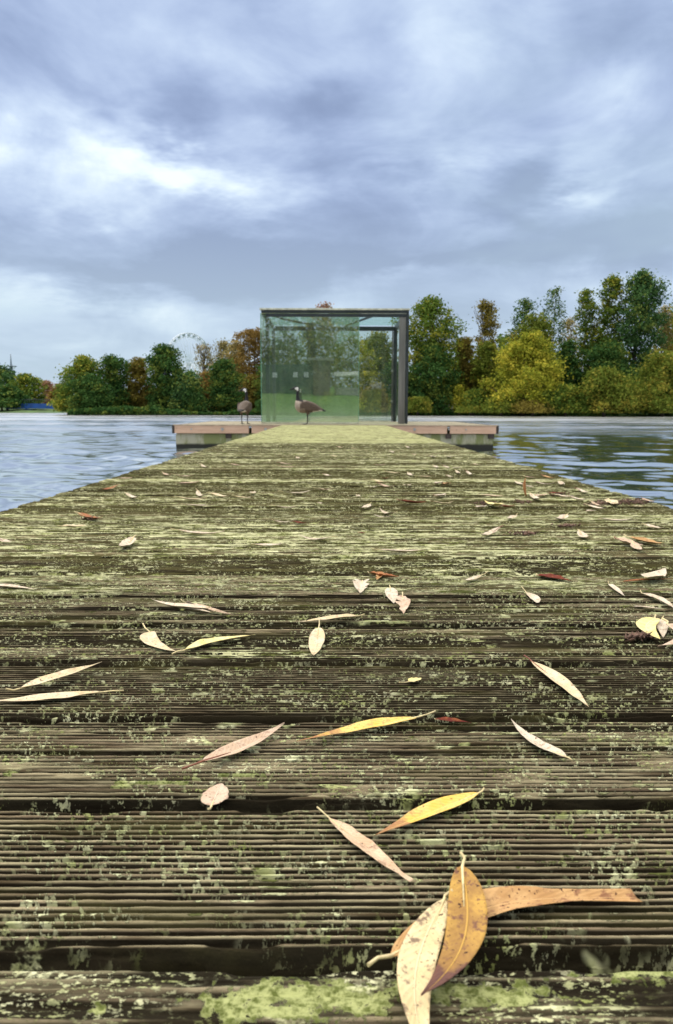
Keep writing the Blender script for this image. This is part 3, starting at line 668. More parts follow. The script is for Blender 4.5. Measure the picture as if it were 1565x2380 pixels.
# ------------------------------------------------------------------ far structures
pale = simple('steel_haze_pale', (.70, .77, .82), .6, var=.08)  # paled towards the sky colour to stand in for distance haze
def wheel():
    D = 620; hub = at_depth(441, 846, D); ry = 69 / F_PX * D
    root = empty('ferris_wheel', (hub.x, D, WATER + 3), 'pale ferris wheel rising behind the dark trees on the left', 'ferris wheel')
    cz = hub.z - (WATER + 3); c = Vector((0, 0, cz)); ang = R(52)
    ux = Vector((math.cos(ang), math.sin(ang), 0)); uy = Vector((0, 0, 1)); un = ux.cross(uy)
    for off in (-1.2, 1.2):
        for rr, th in ((ry, .30), (ry * .88, .18)):
            N = 72; mb = MB(); P = [c + un * off + (ux * math.cos(a) + uy * math.sin(a)) * rr for a in [2 * math.pi * i / N for i in range(N + 1)]]
            mb.tube(P, th, 6, cap=False).build('rim', pale, root)
    N = 28; mb = MB()
    for i in range(N):
        a = 2 * math.pi * i / N; e = c + (ux * math.cos(a) + uy * math.sin(a)) * ry
        for off in (-1.2, 1.2):
            mb.tube([c + un * off, e + un * off], .11, 5)
        mb.tube([e - un * 1.2, e + un * 1.2], .14, 5)
    mb.build('spokes', pale, root)
    MB().tube([c - un * 3, c + un * 3], 1.3, 16).build('hub', pale, root)
    gm = simple('gondola_grey', (.46, .53, .57), .4)  # lightened as well, haze put into the colour
    for i in range(N):
        a = 2 * math.pi * i / N; e = c + (ux * math.cos(a) + uy * math.sin(a)) * (ry + .2)
        g = MB(); rr = []
        for z, s in ((-2.6, .7), (-2.3, 1.2), (-1.4, 1.3), (-.6, 1.2), (-.2, .5)):
            rr.append([e + ux * (s * math.cos(t)) + un * (s * math.sin(t)) + uy * z for t in [2 * math.pi * k / 10 for k in range(10)]])
        g.rings(rr).build('gondola', gm, root)
    for sx in (-1, 1):
        for off in (-3, 3):
            MB().tube([c + un * off, Vector((0, 0, -1)) + ux * sx * 13 + un * off * 2], .55, 8).build('support_leg', pale, root)
wheel()
def mast():
    D = 700; tp = at_depth(25, 823, D); z0 = WATER + 3; Ht = tp.z - z0
    root = empty('radio_mast', (tp.x, D, z0), 'thin grey lattice radio mast above the trees at far left', 'radio mast')
    m = simple('mast_grey', (.20, .25, .29), .6); mb = MB()
    for k in range(4):
        a = math.pi / 4 + k * math.pi / 2; p = lambda z, a=a: (math.cos(a) * (2.2 - 1.7 * z / Ht), math.sin(a) * (2.2 - 1.7 * z / Ht), z)
        mb.tube([p(0), p(Ht * .8)], .35, 5)
        for j in range(14):
            b = a + math.pi / 2; z = Ht * .8 * j / 14; z2 = Ht * .8 * (j + 1) / 14
            mb.tube([p(z), (math.cos(b) * (2.2 - 1.7 * z2 / Ht), math.sin(b) * (2.2 - 1.7 * z2 / Ht), z2)], .12, 4)
    mb.build('lattice', m, root)
    MB().tube([(0, 0, Ht * .75), (0, 0, Ht)], [.8, .35], 8).build('antenna', m, root)
    for f, r_ in ((.76, 4.6), (.66, 3.8), (.57, 4.8)):
        MB().tube([(0, 0, Ht * f), (0, 0, Ht * f + .7)], r_, 14).build('platform', m, root)
mast()
def bridge():
    D = 150; a = at_depth(20, 944, D); b = at_depth(146, 941, D); zt = at_depth(138, 938, D).z; zb = at_depth(138, 951, D).z
    root = empty('blue_bridge', ((a.x + b.x) / 2, D, WATER), 'low bright blue footbridge over the lake inlet at far left', 'bridge')
    bl = simple('blue_paint', (.010, .075, .30), .45, var=.25, scale=.8); w = (b.x - a.x) / 2; o = Vector((0, 0, -WATER))
    g = MB(); n = 24; lo, hi = [], []
    rr = []
    for i in range(n + 1):
        x = -w + 2 * w * i / n; arch = .12 * (1 - (x / w) ** 2)
        t0 = zt - WATER - .12 + arch; b0 = zb - WATER + arch
        rr.append([(x, -1.4, b0), (x, -1.4, t0), (x, 1.4, t0), (x, 1.4, b0)])
    g.rings(rr); g.sm = [False] * len(g.sm); g.build('girder', bl, root)
    rl = MB()
    rl.tube([(-w, -1.35, zt - WATER + .75), (w, -1.35, zt - WATER + .75)], .04, 6)
    dk = simple('bridge_rail_dark', (.03, .05, .06), .5)
    for i in range(26): x = -w + 2 * w * i / 25; rl.tube([(x, -1.35, zt - WATER - .1), (x, -1.35, zt - WATER + .75)], .03, 5)
    rl.build('railing', dk, root)
    px = at_depth(70, 955, D).x - (a.x + b.x) / 2
    rr = [[(px - q, -1.1, z), (px + q, -1.1, z), (px + q, 1.1, z), (px - q, 1.1, z)] for z, q in ((-1, .55), (.4, .6), (zb - WATER - .01, 1.0))]
    pm = MB().rings(rr); pm.sm = [False] * len(pm.sm); pm.build('pier', bl, root)
bridge()
def house():
    p = at_depth(1046, 935, 107); root = empty('white_house', (p.x, 107, .35), 'small white house glimpsed between the trees right of the pavilion', 'house')
    wm = simple('white_render', (.72, .72, .70), .8, var=.06); MB().box((-2.4, 0, 0), (2.4, 6, 3.1)).build('wall', wm, root)
    r_ = MB().rings([[(-2.8, -.4, 3.1), (2.8, -.4, 3.1), (0, -.4, 4.9)], [(-2.8, 6.4, 3.1), (2.8, 6.4, 3.1), (0, 6.4, 4.9)]]); r_.sm = [False] * len(r_.sm)
    r_.build('roof', simple('roof_tiles', (.14, .07, .05), .8), root)
    MB().box((-.6, -.03, 1), (.6, .0, 2.2)).build('window', simple('window_dark', (.03, .035, .04), .15), root)
house()
def small_jetty_post():
    p = at_depth(1112, 935, 93)

# ------------------------------------------------------------------ floating platform
PX0, PX1, PY0, PY1 = -2.79, 2.88, 13.80, 18.35
def platform():
    root = empty('floating_platform', (0, 0, WATER), 'square floating platform with pink-brown timber edge on a mossy concrete float at the jetty end', 'platform')
    zz = -WATER
    top = simple('platform_boards', (.34, .29, .19), .8, var=.35, scale=5, stretch=(1, 7, 1), bump=.001)
    mb = MB(); y = PY0 + .035
    while y < PY1 - .1:
        mb.box((PX0 + .03, y, zz - .035), (PX1 - .03, y + .14, zz - .004)); y += .148
    mb.build('deck_boards', top, root, bevel=0)
    m, t, p = new_mat('edge_timber'); co = t.new('ShaderNodeTexCoord').outputs['Object']
    n = t.noise(t.scale(co, (2, 1, 18)), 2, 5, .65); k = t.noise(t.scale(co, (9, 9, 16)), 1, 3, .6)
    c = t.mix(n, C3(.40, .25, .16), C3(.72, .50, .36)); c = t.mix(t.rng(k, .66, .74), c, C3(.10, .055, .035))
    t.put(p.inputs['Base Color'], c); p.inputs['Roughness'].default_value = .7
    segs = [(PX0, -1.45), (-1.446, -.45), (-.446, .9), (.904, 2.02), (2.024, PX1)]
    for a, b in segs: MB().box((a + .045, PY0, zz - .148), (b, PY0 + .035, zz - .006)).build('edge_board', m, root, bevel=.004)
    dk = simple('end_grain_dark', (.045, .035, .028), .8)
    for x in (PX0 + .0, PX1 + .002): MB().box((x, PY0 - .002, zz - .15), (x + .043, PY1, zz - .004)).build('edge_board', dk, root, bevel=.004)
    MB().box((PX0 + .02, PY0 - .012, zz - .012), (PX1 + .02, PY0 + .03, zz + .006)).build('edge_strip', simple('edge_strip_pale', (.42, .34, .24), .7), root)
    bm_ = simple('galvanised_bolt', (.45, .45, .43), .4, .6)
    for bx in (-1.91, -1.155, -2.45, 2.05, 1.12, 1.45, 2.35):
        b_ = MB().tube([(bx, PY0 + .01, zz - .075), (bx, PY0 - .016, zz - .075)], .026 if bx in (-1.91, -1.155, 1.45) else .014, 14)
        b_.tube([(bx, PY0 - .015, zz - .075), (bx, PY0 - .026, zz - .075)], .012, 8); b_.build('bolt', bm_, root)
    m, t, p = new_mat('float_concrete'); co = t.new('ShaderNodeTexCoord').outputs['Object']; x, y, z = t.sep(co)
    n = t.noise(t.scale(co, (5, 5, 1.2)), 1, 5, .65); n2 = t.noise(t.scale(co, (3, 3, 6)), 2, 4, .6)
    c = t.mix(n2, C3(.30, .30, .21), C3(.46, .45, .34)); c = t.mix(t.rng(n, .40, .56, 0, .85), c, C3(.16, .19, .05))
    c = t.mix(t.rng(t.math('ADD', z, t.math('MULTIPLY', n2, .04)), .095, .14, 1, 0), c, C3(.02, .022, .015))
    t.put(p.inputs['Base Color'], c); p.inputs['Roughness'].default_value = .85
    MB().box((PX0 + .05, PY0 + .06, -.35), (PX1 - .03, PY1 - .05, zz - .15)).build('concrete_float', m, root, bevel=.015)
    for bx in (-1.86, .0, 2.0, 2.75): MB().box((bx, PY0 + .02, zz - .235), (bx + .10, PY0 + .058, zz - .152)).build('bracket', dk, root)
platform()

# ------------------------------------------------------------------ glass pavilion
def glass_material(name, tint, refl, dirt=.05):
    m = bpy.data.materials.new(name); m.use_nodes = True; t = NT(m.node_tree); t.n.clear()
    tr = t.new('ShaderNodeBsdfTransparent'); tr.inputs[0].default_value = tint
    gl = t.new('ShaderNodeBsdfGlossy'); gl.inputs['Roughness'].default_value = .015; gl.inputs['Color'].default_value = C3(.93, .96, .92)
    df = t.new('ShaderNodeBsdfDiffuse'); df.inputs[0].default_value = C3(.55, .65, .52)
    co = t.new('ShaderNodeTexCoord').outputs['Object']; n = t.noise(t.scale(co, (3, 3, .5)), 2, 4, .6)
    z = t.sep(co)[2]
    a = t.new('ShaderNodeMixShader'); t.put(a.inputs[0], refl); t.l.new(tr.outputs[0], a.inputs[1]); t.l.new(gl.outputs[0], a.inputs[2])
    b = t.new('ShaderNodeMixShader'); t.put(b.inputs[0], t.math('ADD', t.rng(n, .3, .7, dirt * .5, dirt * 1.5), t.rng(z, .0, .45, dirt * 3.0, 0))); t.l.new(a.outputs[0], b.inputs[1]); t.l.new(df.outputs[0], b.inputs[2])
    bp = t.new('ShaderNodeBump'); bp.inputs['Distance'].default_value = .004; bp.inputs['Strength'].default_value = .5
    t.put(bp.inputs['Height'], t.noise(co, .9, 1, .4)); t.l.new(bp.outputs[0], gl.inputs['Normal'])
    o = t.new('ShaderNodeOutputMaterial'); t.l.new(b.outputs[0], o.inputs[0])
    return m
def pavilion():
    X0, X1, Y0, Y1, ZT = -1.335, 1.44, 14.98, 17.65, 2.12
    root = empty('glass_pavilion', (.05, (Y0 + Y1) / 2, 0), 'square glass pavilion with dark steel frame and flat glass roof on the platform', 'pavilion')
    ox, oy = .05, (Y0 + Y1) / 2
    def P(mb): 
        for i, v in enumerate(mb.v): mb.v[i] = Vector(v) - Vector((ox, oy, 0))
        return mb
    dark = simple('steel_frame_dark', (.045, .052, .055), .4, .5, var=.2)
    grey = simple('aluminium_post_grey', (.17, .165, .15), .5, .4, var=.25, scale=3, stretch=(10, 10, .4))
    light = simple('aluminium_trim', (.60, .60, .48), .45, .3)
    gA = glass_material('front_glass', C3(.82, .88, .81), .27, .05); gB = glass_material('clear_glass', C3(.90, .94, .90), .08, .03)
    gR = glass_material('roof_glass', C3(.86, .97, .93), .06, .08); edge = simple('glass_edge_green', (.16, .36, .24), .25)
    def B(name, a, b, m, bevel=.004): return P(MB().box(a, b)).build(name, m, root, bevel=bevel)
    # front head beam in three strips, with the pale capping above
    B('head_beam', (X0 + .02, Y0, 2.055), (X1, Y0 + .07, 2.103), dark)
    B('head_beam', (X0 + .10, Y0 + .01, 1.985), (X1 - .02, Y0 + .08, 2.040), dark)
    B('beam_trim', (X0 + .02, Y0 + .02, 2.041), (X1 - .01, Y0 + .07, 2.053), light, .001)
    B('capping', (X0 - .01, Y0 - .02, 2.105), (X1 + .015, Y0 + .10, 2.138), light)
    B('roof_beam', (X0 + .05, Y1 - .07, 1.985), (X1, Y1, 2.075), dark)
    B('roof_beam', (X0 + .02, Y0 + .10, 2.02), (X0 + .07, Y1 - .08, 2.10), dark); B('roof_beam', (X1 - .06, Y0 + .09, 2.0), (X1, Y1 - .08, 2.10), dark)
    # posts
    B('post', (1.265, Y0 + .02, .004), (1.385, Y0 + .14, 1.983), grey); B('post', (1.389, Y0, .004), (1.44, Y0 + .06, 2.05), dark)
    B('post', (1.36, Y1 - .09, .004), (1.44, Y1 - .005, 1.98), dark); B('post_trim', (1.325, Y1 - .05, .004), (1.355, Y1 - .02, 1.98), grey)
    B('post', (-1.245, Y0 + .05, .004), (-1.175, Y0 + .13, 1.983), dark); B('post', (X0 + .02, Y1 - .09, .004), (X0 + .09, Y1 - .005, 1.98), dark)
    B('floor_rail', (X0, Y0 + .004, .004), (.52, Y0 + .05, .03), light); B('floor_rail', (X0, Y1 - .04, .004), (1.32, Y1 - .01, .03), light)
    # glass
    B('glass_panel', (X0 + .012, Y0 + .018, .032), (.506, Y0 + .030, 2.052), gA, 0)
    B('glass_panel', (.02, Y0 + .150, .02), (.500, Y0 + .160, 1.98), gB, 0)
    B('glass_edge', (X0, Y0 + .016, .032), (X0 + .011, Y0 + .032, 2.052), edge, 0); B('glass_edge', (.507, Y0 + .016, .032), (.514, Y0 + .032, 1.983), edge, 0)
    B('glass_panel', (X0 + .095, Y1 - .03, .032), (1.32, Y1 - .02, 1.983), gB, 0)
    B('glass_panel', (X0 + .03, Y0 + .14, .02), (X0 + .042, Y1 - .10, 2.018), gB, 0)
    B('glass_panel', (X1 - .02, Y0 + .15, .02), (X1 - .008, Y1 - .10, 1.99), gB, 0)
    B('roof_panel', (X0 + .0, Y0 + .11, 2.102), (X1 + .0, Y1, 2.116), gR, 0)
    # one diagonal brace, plus a curved and a cross bar imitating glass reflections
    def bar(a, b, sag=0):
        N = 12; pts = []
        for i in range(N + 1):
            f = i / N; pts.append(Vector(a).lerp(Vector(b), f) + Vector((-sag * math.sin(math.pi * f), 0, 0)))
        P(MB().tube(pts, .024, 8)).build('roof_bar', dark, root)
    bar((.90, Y0 + .1, 2.06), (.20, Y1 - .08, 2.05)); bar((-1.18, Y0 + .12, 2.06), (.05, Y1 - .08, 2.05), .25); bar((-.95, Y0 + .12, 2.07), (.95, Y0 + .35, 2.07))
    h = simple('door_fitting', (.3, .3, .28), .35, .7)
    for z in (.45, 1.12): P(MB().tube([(1.34, Y1 - .08, z), (1.34, Y1 - .02, z)], .028, 12)).build('glass_clamp', h, root)
pavilion()

# ------------------------------------------------------------------ geese
def goose_mat():
    m, t, p = new_mat('goose_plumage')
    at = t.new('ShaderNodeAttribute'); at.attribute_name = 'plumage'
    co = t.new('ShaderNodeTexCoord').outputs['Object']; n = t.noise(t.scale(co, (90, 30, 45)), 1, 4, .7)
    c = t.mix(t.rng(n, .3, .7, 0, .5), at.outputs['Color'], C3(.0, .0, .0)); c = t.mix(t.rng(n, .42, .6, .0, .75), at.outputs['Color'], t.scale(at.outputs['Color'], (.45, .42, .40)))
    t.put(p.inputs['Base Color'], c); p.inputs['Roughness'].default_value = .75
    return m
GM = goose_mat(); LEGM = simple('goose_leg_black', (.018, .018, .018), .5)
def goose(loc, rz, label, neck_lean=0.0, head_turn=0.0):
    """faces +X in its own space; one continuous skin with legs and webbed feet"""
    def ell(cx, cz, rx_, rz_, tx, tz, n=20, cy=0):
        # ring in the plane whose normal is (tx,0,tz)
        T = Vector((tx, 0, tz)).normalized(); S = Vector((0, 1, 0)); U = S.cross(T)
        return [Vector((cx, cy, cz)) + S * (rx_ * math.cos(a)) + U * (rz_ * math.sin(a)) for a in [2 * math.pi * k / n for k in range(n)]]
    mb = MB()
    # tail, body, breast
    prof = [(-.335, .232, .012, .006), (-.30, .245, .040, .014), (-.24, .268, .060, .032), (-.17, .290, .082, .062), (-.09, .305, .104, .092), (0, .312, .118, .112), (.08, .318, .118, .118), (.14, .332, .104, .112), (.19, .350, .078, .086), (.215, .372, .045, .05)]
    mb.rings([ell(x, z, a, b, 1, .15) for x, z, a, b in prof])
    # neck + head + bill as one tapering run
    def nk(f): return Vector((.150 + neck_lean * f, 0, .37 + f * .27))
    N = [Vector((.105, 0, .325)), Vector((.135, 0, .375))] + [nk(f) + Vector((.022 * math.sin(f * 3.1), 0, 0)) for f in (.1, .3, .5, .7, .88)]
    rad = [.088, .070, .050, .034, .027, .025, .026]
    hd = N[-1]; ct, st = math.cos(head_turn), math.sin(head_turn)
    hdp = [(.012, .028, .033), (.045, .040, .034), (.080, .030, .026), (.105, .022, .017), (.135, .014, .012), (.162, .008, .007)]
    mb.tube(N, rad, 16)
    rr = []
    for dx, dz, r_ in hdp:
        q = hd + Vector((dx * ct, dx * st, dz)); rr.append([q + Vector((-st, ct, 0)) * r_ * .82 * math.cos(a) + Vector((0, 0, 1)) * r_ * math.sin(a) for a in [2 * math.pi * k / 16 for k in range(16)]])
    c0 = hd + Vector((-.018 * ct, -.018 * st, .022)); rr.insert(0, [c0 + (p_ - (hd + Vector((.012 * ct, .012 * st, .028)))) * .55 for p_ in rr[0]])
    mb.rings(rr)
    # folded wings
    for s in (-1, 1):
        wr = []
        for x, z, h_, o in ((.13, .34, .02, .095), (.08, .335, .066, .112), (0, .325, .082, .118), (-.09, .305, .070, .104), (-.18, .285, .045, .078), (-.26, .262, .024, .048), (-.315, .245, .008, .024)):
            wr.append([Vector((x, s * (o + .012 * math.cos(a)) , z + h_ * math.sin(a))) for a in [2 * math.pi * k / 14 for k in range(14)]])
        mb.rings(wr)
    # thighs, shanks, feet
    for s in (-1, 1):
        y = s * .055
        mb.tube([(-.02, y, .26), (-.015, y, .215), (-.005, y, .175)], [.05, .036, .016], 10)
        mb.tube([(-.005, y, .18), (-.012, y, .10), (.0, y, .018)], [.014, .010, .010], 8)
        for a in (-.5, 0, .5): mb.tube([(0, y, .014), (.05 * math.cos(a), y + .05 * math.sin(a), .009), (.085 * math.cos(a), y + .085 * math.sin(a), .006)], [.009, .007, .004], 6)
        mb.rings([[(.0, y - .006, .004), (.0, y + .006, .004), (.0, y + .006, .011), (.0, y - .006, .011)], [(.075, y - .036, .003), (.075, y + .036, .003), (.075, y + .036, .006), (.075, y - .036, .006)]])
    o = mb.build('canada_goose', GM); me = o.data
    rm = o.modifiers.new('fuse', 'REMESH'); rm.mode = 'VOXEL'; rm.voxel_size = .0048; rm.use_smooth_shade = True
    sm = o.modifiers.new('soften', 'SMOOTH'); sm.factor = .5; sm.iterations = 3
    dg = bpy.context.evaluated_depsgraph_get(); me2 = bpy.data.meshes.new_from_object(o.evaluated_get(dg)); o.modifiers.clear(); o.data = me2
    me2.materials.clear(); me2.materials.append(GM)
    ca = me2.color_attributes.new('plumage', 'FLOAT_COLOR', 'POINT')
    for i, v in enumerate(me2.vertices):
        x, y, z = v.co; c = (.13, .095, .068)
        rel = v.co - hd; fx = rel.x * ct + rel.y * st
        if z < .172 : c = (.02, .02, .02)
        elif z > .415 + (x - .15) * .2 and x > .07: c = (.008, .008, .010)
        elif x > .118 or (z < .285 and x > .03): c = (.40, .33, .26) if x > .13 else (.24, .19, .145)
        elif x < -.275: c = (.015, .013, .012)
        elif x < -.10 and z < .268 + (x + .1) * .1 and abs(y) < .075: c = (.75, .73, .68)
        elif abs(y) > .08 and x < .10: c = (.105, .072, .05)
        elif z > .37 and x > .02: c = (.30, .24, .19)
        if rel.z > -.012 and rel.z < .052 and -.004 < fx < .058 and abs(-rel.x * st + rel.y * ct) > .012 and rel.z < .050 - .25 * abs(fx - .02) : c = (.88, .88, .86)
        ca.data[i].color = c + (1,)
    o.location = loc; o.rotation_euler = (0, 0, rz)
    return tag(o, label, 'goose', 'canada geese on the platform')
g1 = on_plane(711, 989)
goose((-.445, 14.32, .001), math.pi, 'goose standing side-on facing left in front of the pavilion glass', .0, 0).scale = (1.01,) * 3
g2 = on_plane(572, 986)
goose((-1.60, 14.55, .001), R(82), 'goose seen from behind standing left of the pavilion with its head turned', -.02, R(85)).scale = (.98,) * 3

# ------------------------------------------------------------------ fallen leaves
TL = {'A': (0, 1700, .5751), 'B': (900, 1700, .5751), 'C': (1684, 1700, .5751), 'D': (0, 2200, .5751), 'E': (900, 2200, .5751), 'F': (1684, 2200, .5751), 'G': (0, 2500, .8307), 'H': (1100, 2700, .9482)}
def src(tile, x, y):
    ox, oy, s = TL[tile]; return (ox + x * s) / 1.6511, (oy + y * s) / 1.6511
rsL = np.random.RandomState(3)
def leaf(base, tip, width, color, stalk=.12, curl=0.0, fold=.25, lift=.002, bend=0.0, red=False, tiplift=0.0, ragged=0.0, rnd=0.0, label='', roll=0.0, round_=.0, twist=0.0, blunt=0.0, sk=.2):
    b = Vector(base); t_ = Vector(tip); L = (t_ - b).length; d = (t_ - b).normalized(); a = math.atan2(d.y, d.x)
    nu, nv = 34, 10; rs = rsL; ws = rs.rand() * 9; V, UV = [], []
    for i in range(nu + 1):
        u = i / nu; f = u
        wd = (math.sin(math.pi * min(1, f ** (.72 - .1 * round_))) ** (1.0 - .35 * round_)) * (1 - .25 * f * (1 - round_))
        if blunt: wd = max(wd, blunt * min(1, f * 1.6)) if f > .5 else wd
        if i == 0 or (i == nu and not blunt): wd = .02
        wl, wr = wd, wd
        if ragged:
            wl *= 1 - ragged * max(0, vn1(f * 9, ws) - .45) * 1.6; wr *= 1 - ragged * max(0, vn1(f * 11, ws + 4) - .5) * 1.6
        xx = L * (stalk + (1 - stalk) * u)
        yc = bend * L * math.sin(math.pi * u) ; zc = lift + curl * L * (u - .5) ** 2 * 4 + tiplift * u ** 3
        tw = roll + twist * (u - .5)
        for j in range(nv + 1):
            v = -1 + 2 * j / nv; hw = width / 2 * (wl if v < 0 else wr)
            yy = v * hw; zz = fold * abs(yy) + .10 * width * (vn1(u * 7, ws + (2 if v < 0 else 7)) - .5) * abs(v)
            cy, sy = math.cos(tw), math.sin(tw)
            V.append((xx, yc + yy * cy - zz * sy, zc + yy * sy + zz * cy)); UV.append((u, v))
    Fq = [(i * (nv + 1) + j, (i + 1) * (nv + 1) + j, (i + 1) * (nv + 1) + j + 1, i * (nv + 1) + j + 1) for i in range(nu) for j in range(nv)]
    V = np.array(V)
    zlow = V[:, 2].min(); V[:, 2] += max(0, .0006 - zlow - 0)       # rests on the boards
    me = np_mesh('leaf', V, np.array(Fq)); uvl = me.uv_layers.new(name='UVMap'); li = np.zeros(len(me.loops), np.int32); me.loops.foreach_get('vertex_index', li)
    uvl.data.foreach_set('uv', np.array(UV, np.float32)[li].ravel())
    o = link('fallen_leaf', me, LM[color]); o.location = (b.x, b.y, b.z); o.rotation_euler = (0, 0, a)
    so_ = o.modifiers.new('thickness', 'SOLIDIFY'); so_.thickness = .00025; so_.offset = 0
    if stalk > 0:
        z0 = V[5, 2]; p1 = Vector((L * stalk * 1.05, 0, z0)); 
        k = MB().tube([(0, -bend * L * sk + rs.uniform(-.02, .02) * L, max(.0008, z0 + rs.uniform(-.001, .004))), (L * stalk * .5, 0, z0 + .0006), p1, (L * (stalk + .25), bend * L * .6, V[5 + 11 * 8, 2] - .0002)], [max(.0006, width * .045), width * .04, width * .045, width * .015], 6)
        k.build('stalk', stalk_red if red else stalk_pale, o)
    return o
def vn1(x, s): return float(vn(np.array([x]), np.array([s * 3.3]))[0])
def place(tile, x1, y1, x2, y2, wpx, color, label=None, z=0.0, maxlen=.125, **kw):
    """end points are where stalk and tip lie on the boards; width in metres or from its breadth"""
    a = on_plane(*src(tile, x1, y1), z=z); b = on_plane(*src(tile, x2, y2), z=z)
    d = b - a
    if d.length > maxlen:                       # a far leaf is turned more across the boards, never stretched
        if abs(d.x) < maxlen:
            dy = math.sqrt(maxlen ** 2 - d.x ** 2); d.y = math.copysign(min(abs(d.y), dy), d.y)
        else: d = d * (maxlen / d.length)
        mid = (a + b) / 2; a = mid - d / 2; b = mid + d / 2
    if d.length < .02: d = d.normalized() * .02 if d.length > 1e-4 else Vector((.02, 0, 0)); mid = (a + b) / 2; a = mid - d / 2; b = mid + d / 2
    a.z = b.z = z; o = leaf(a, b, wpx, color, **kw); tag(o, label, 'leaf', 'fallen willow leaves on the jetty'); return o
N_ = place
# nearest leaves, each described by itself
N_('H', 320, 1085, 1415, 822, .0230, 'orange', 'long orange-tan willow leaf lying under the crossed pair in the foreground', z=.002, stalk=.08, bend=.14, round_=.4, fold=.35, curl=.02, maxlen=.2, ragged=.5, blunt=.42, red=False)
N_('H', 640, 815, 600, 1560, .0205, 'buff', 'spotted buff leaf of the foreground pile running out of the bottom of the picture', z=.0055, stalk=.02, bend=-.10, fold=.2, curl=.03, maxlen=.2)
N_('H', 728, 655, 545, 1250, .0215, 'gold', 'golden-brown blotched leaf on top of the foreground pile with upright stalk', z=.009, stalk=.12, bend=.085, fold=.22, curl=.05, maxlen=.2, round_=.4)
N_('H', 803, 385, 352, 570, .0165, 'yellow', 'yellow leaf with brown-edged top just above the foreground pile', stalk=.06, bend=-.04, fold=.35, curl=.03, lift=.003)
N_('H', 130, 458, 505, 752, .0130, 'tan', 'pinkish brown torn leaf left of the yellow leaf above the pile', blunt=.25, stalk=.13, bend=.02, fold=.4, curl=.03, ragged=.6)
N_('H', 605, 75, 40, 190, .0165, 'yellow', 'large bright yellow leaf with a brown gall in the middle of the jetty', stalk=.14, bend=-.06, fold=.3, lift=.004, curl=.03, maxlen=.16)
N_('H', 598, 72, 748, 86, .009, 'red', 'dark red leaf tucked behind the bright yellow one', stalk=.02, fold=.3)
N_('H', 1152, 262, 908, 92, .0135, 'white', 'pale speckled leaf alone at right below the wide gap', stalk=.07, bend=.04, fold=.35, curl=.04, lift=.003, ragged=.3)
N_('G', 850, 592, 1315, 368, .0175, 'pink', 'large pale tan leaf left of the bright yellow leaf', stalk=.17, bend=-.02, fold=.4, lift=.004, curl=.03, red=True, maxlen=.15)
N_('G', 963, 770, 1022, 628, .0190, 'pink', 'short rounded pinkish leaf below the large pale tan leaf', stalk=.25, fold=.15, lift=.003, round_=1.0, ragged=.2)
N_('G', 35, 205, 472, 60, .0180, 'cream', 'cream leaf pointing up right on top of its twin at the left edge', z=.004, stalk=.12, bend=-.04, fold=.35, lift=.003, maxlen=.16, ragged=.3)
N_('G', 572, 190, -70, 238, .0165, 'cream', 'cream leaf lying flat under its twin at the left edge', stalk=.17, bend=.05, fold=.3, maxlen=.2)
N_('F', 575, 590, 1000, 935, 0.0181, 'cream', 'long slender cream leaf with dark stalk right of centre above the wide gap', stalk=.12, bend=.05, fold=.35, curl=.03, red=True, maxlen=.18)
N_('E', 870, 300, 428, 345, 0.0150, 'cream', 'long pale leaf with brown tip lying across above the oval leaf', stalk=.12, bend=.04, fold=.5, lift=.004, maxlen=.14)
N_('E', 572, 352, 525, 582, 0.0187, 'cream', 'smooth oval cream leaf hanging below the long pale one', stalk=.22, fold=.12, round_=.8, maxlen=.14, curl=.03)
N_('E', 853, 58, 842, 138, 0.0275, 'white', 'small pale notched leaf left of the touching pair', stalk=.05, fold=.5, round_=1, ragged=.8)
N_('E', 1036, 88, 1062, 208, 0.0194, 'white', 'pale oval leaf touching the ragged one near the middle', stalk=.18, fold=.15, round_=.8)
N_('E', 1115, 116, 1135, 302, 0.0231, 'pink', 'ragged torn pinkish leaf touching the pale oval one', z=.002, stalk=.2, fold=.2, ragged=1.0, round_=.3)
N_('E', 1098, 756, 1250, 712, 0.0100, 'lemon', 'tiny spoon-shaped yellow leaf on the evenly grooved board', stalk=.45, fold=.2, round_=.8)
N_('E', 888, 18, 1100, 42, 0.0150, 'rust', 'crumpled rust-brown leaf lying at the gap near the middle', stalk=.05, fold=.9, ragged=.6, curl=.06)
N_('E', 950, 52, 1000, 5, 0.0125, 'orange', 'scrap of orange leaf against the crumpled rust-brown one', stalk=.02, fold=.6, ragged=.7)
N_('D', 1400, 268, 1010, 203, 0.0163, 'white', 'pale curved leaf with lifted edge left of centre, largest of its group of three', stalk=.03, bend=.10, fold=.5, lift=.005, curl=.02)
N_('D', 1440, 275, 1107, 226, 0.0063, 'white', 'thin white blade behind the pale curved leaf left of centre', z=.002, stalk=.1, fold=.7)
N_('D', 1200, 198, 1560, 290, 0.0106, 'pink', 'thin pinkish twisted leaf right behind the pale curved leaf', stalk=.12, bend=-.05, fold=.7, twist=1.2, lift=.003)
N_('D', 950, 350, 1172, 545, 0.0219, 'cream', 'short broad cream leaf with a brown scar left of centre', stalk=.25, bend=-.10, fold=.2, round_=.5)
N_('D', 1140, 545, 1708, 420, 0.0187, 'lemon', 'long narrow pale yellow leaf beside the broad cream one', stalk=.15, bend=.05, fold=.4, maxlen=.15)
N_('D', -70, 85, 245, 115, 0.0125, 'white', 'white narrow leaf cut by the left edge of the picture', stalk=.05, fold=.4)
N_('F', 330, 30, 168, 72, 0.0137, 'white', 'small pale leaf with orange stalk lying over the gap right of centre', stalk=.3, fold=.4, curl=.08, bend=-.05)
N_('F', 558, 128, 652, 226, 0.0150, 'white', 'small whitish leaf with upright stalk right of centre', stalk=.28, fold=.35, curl=.05, bend=.08)
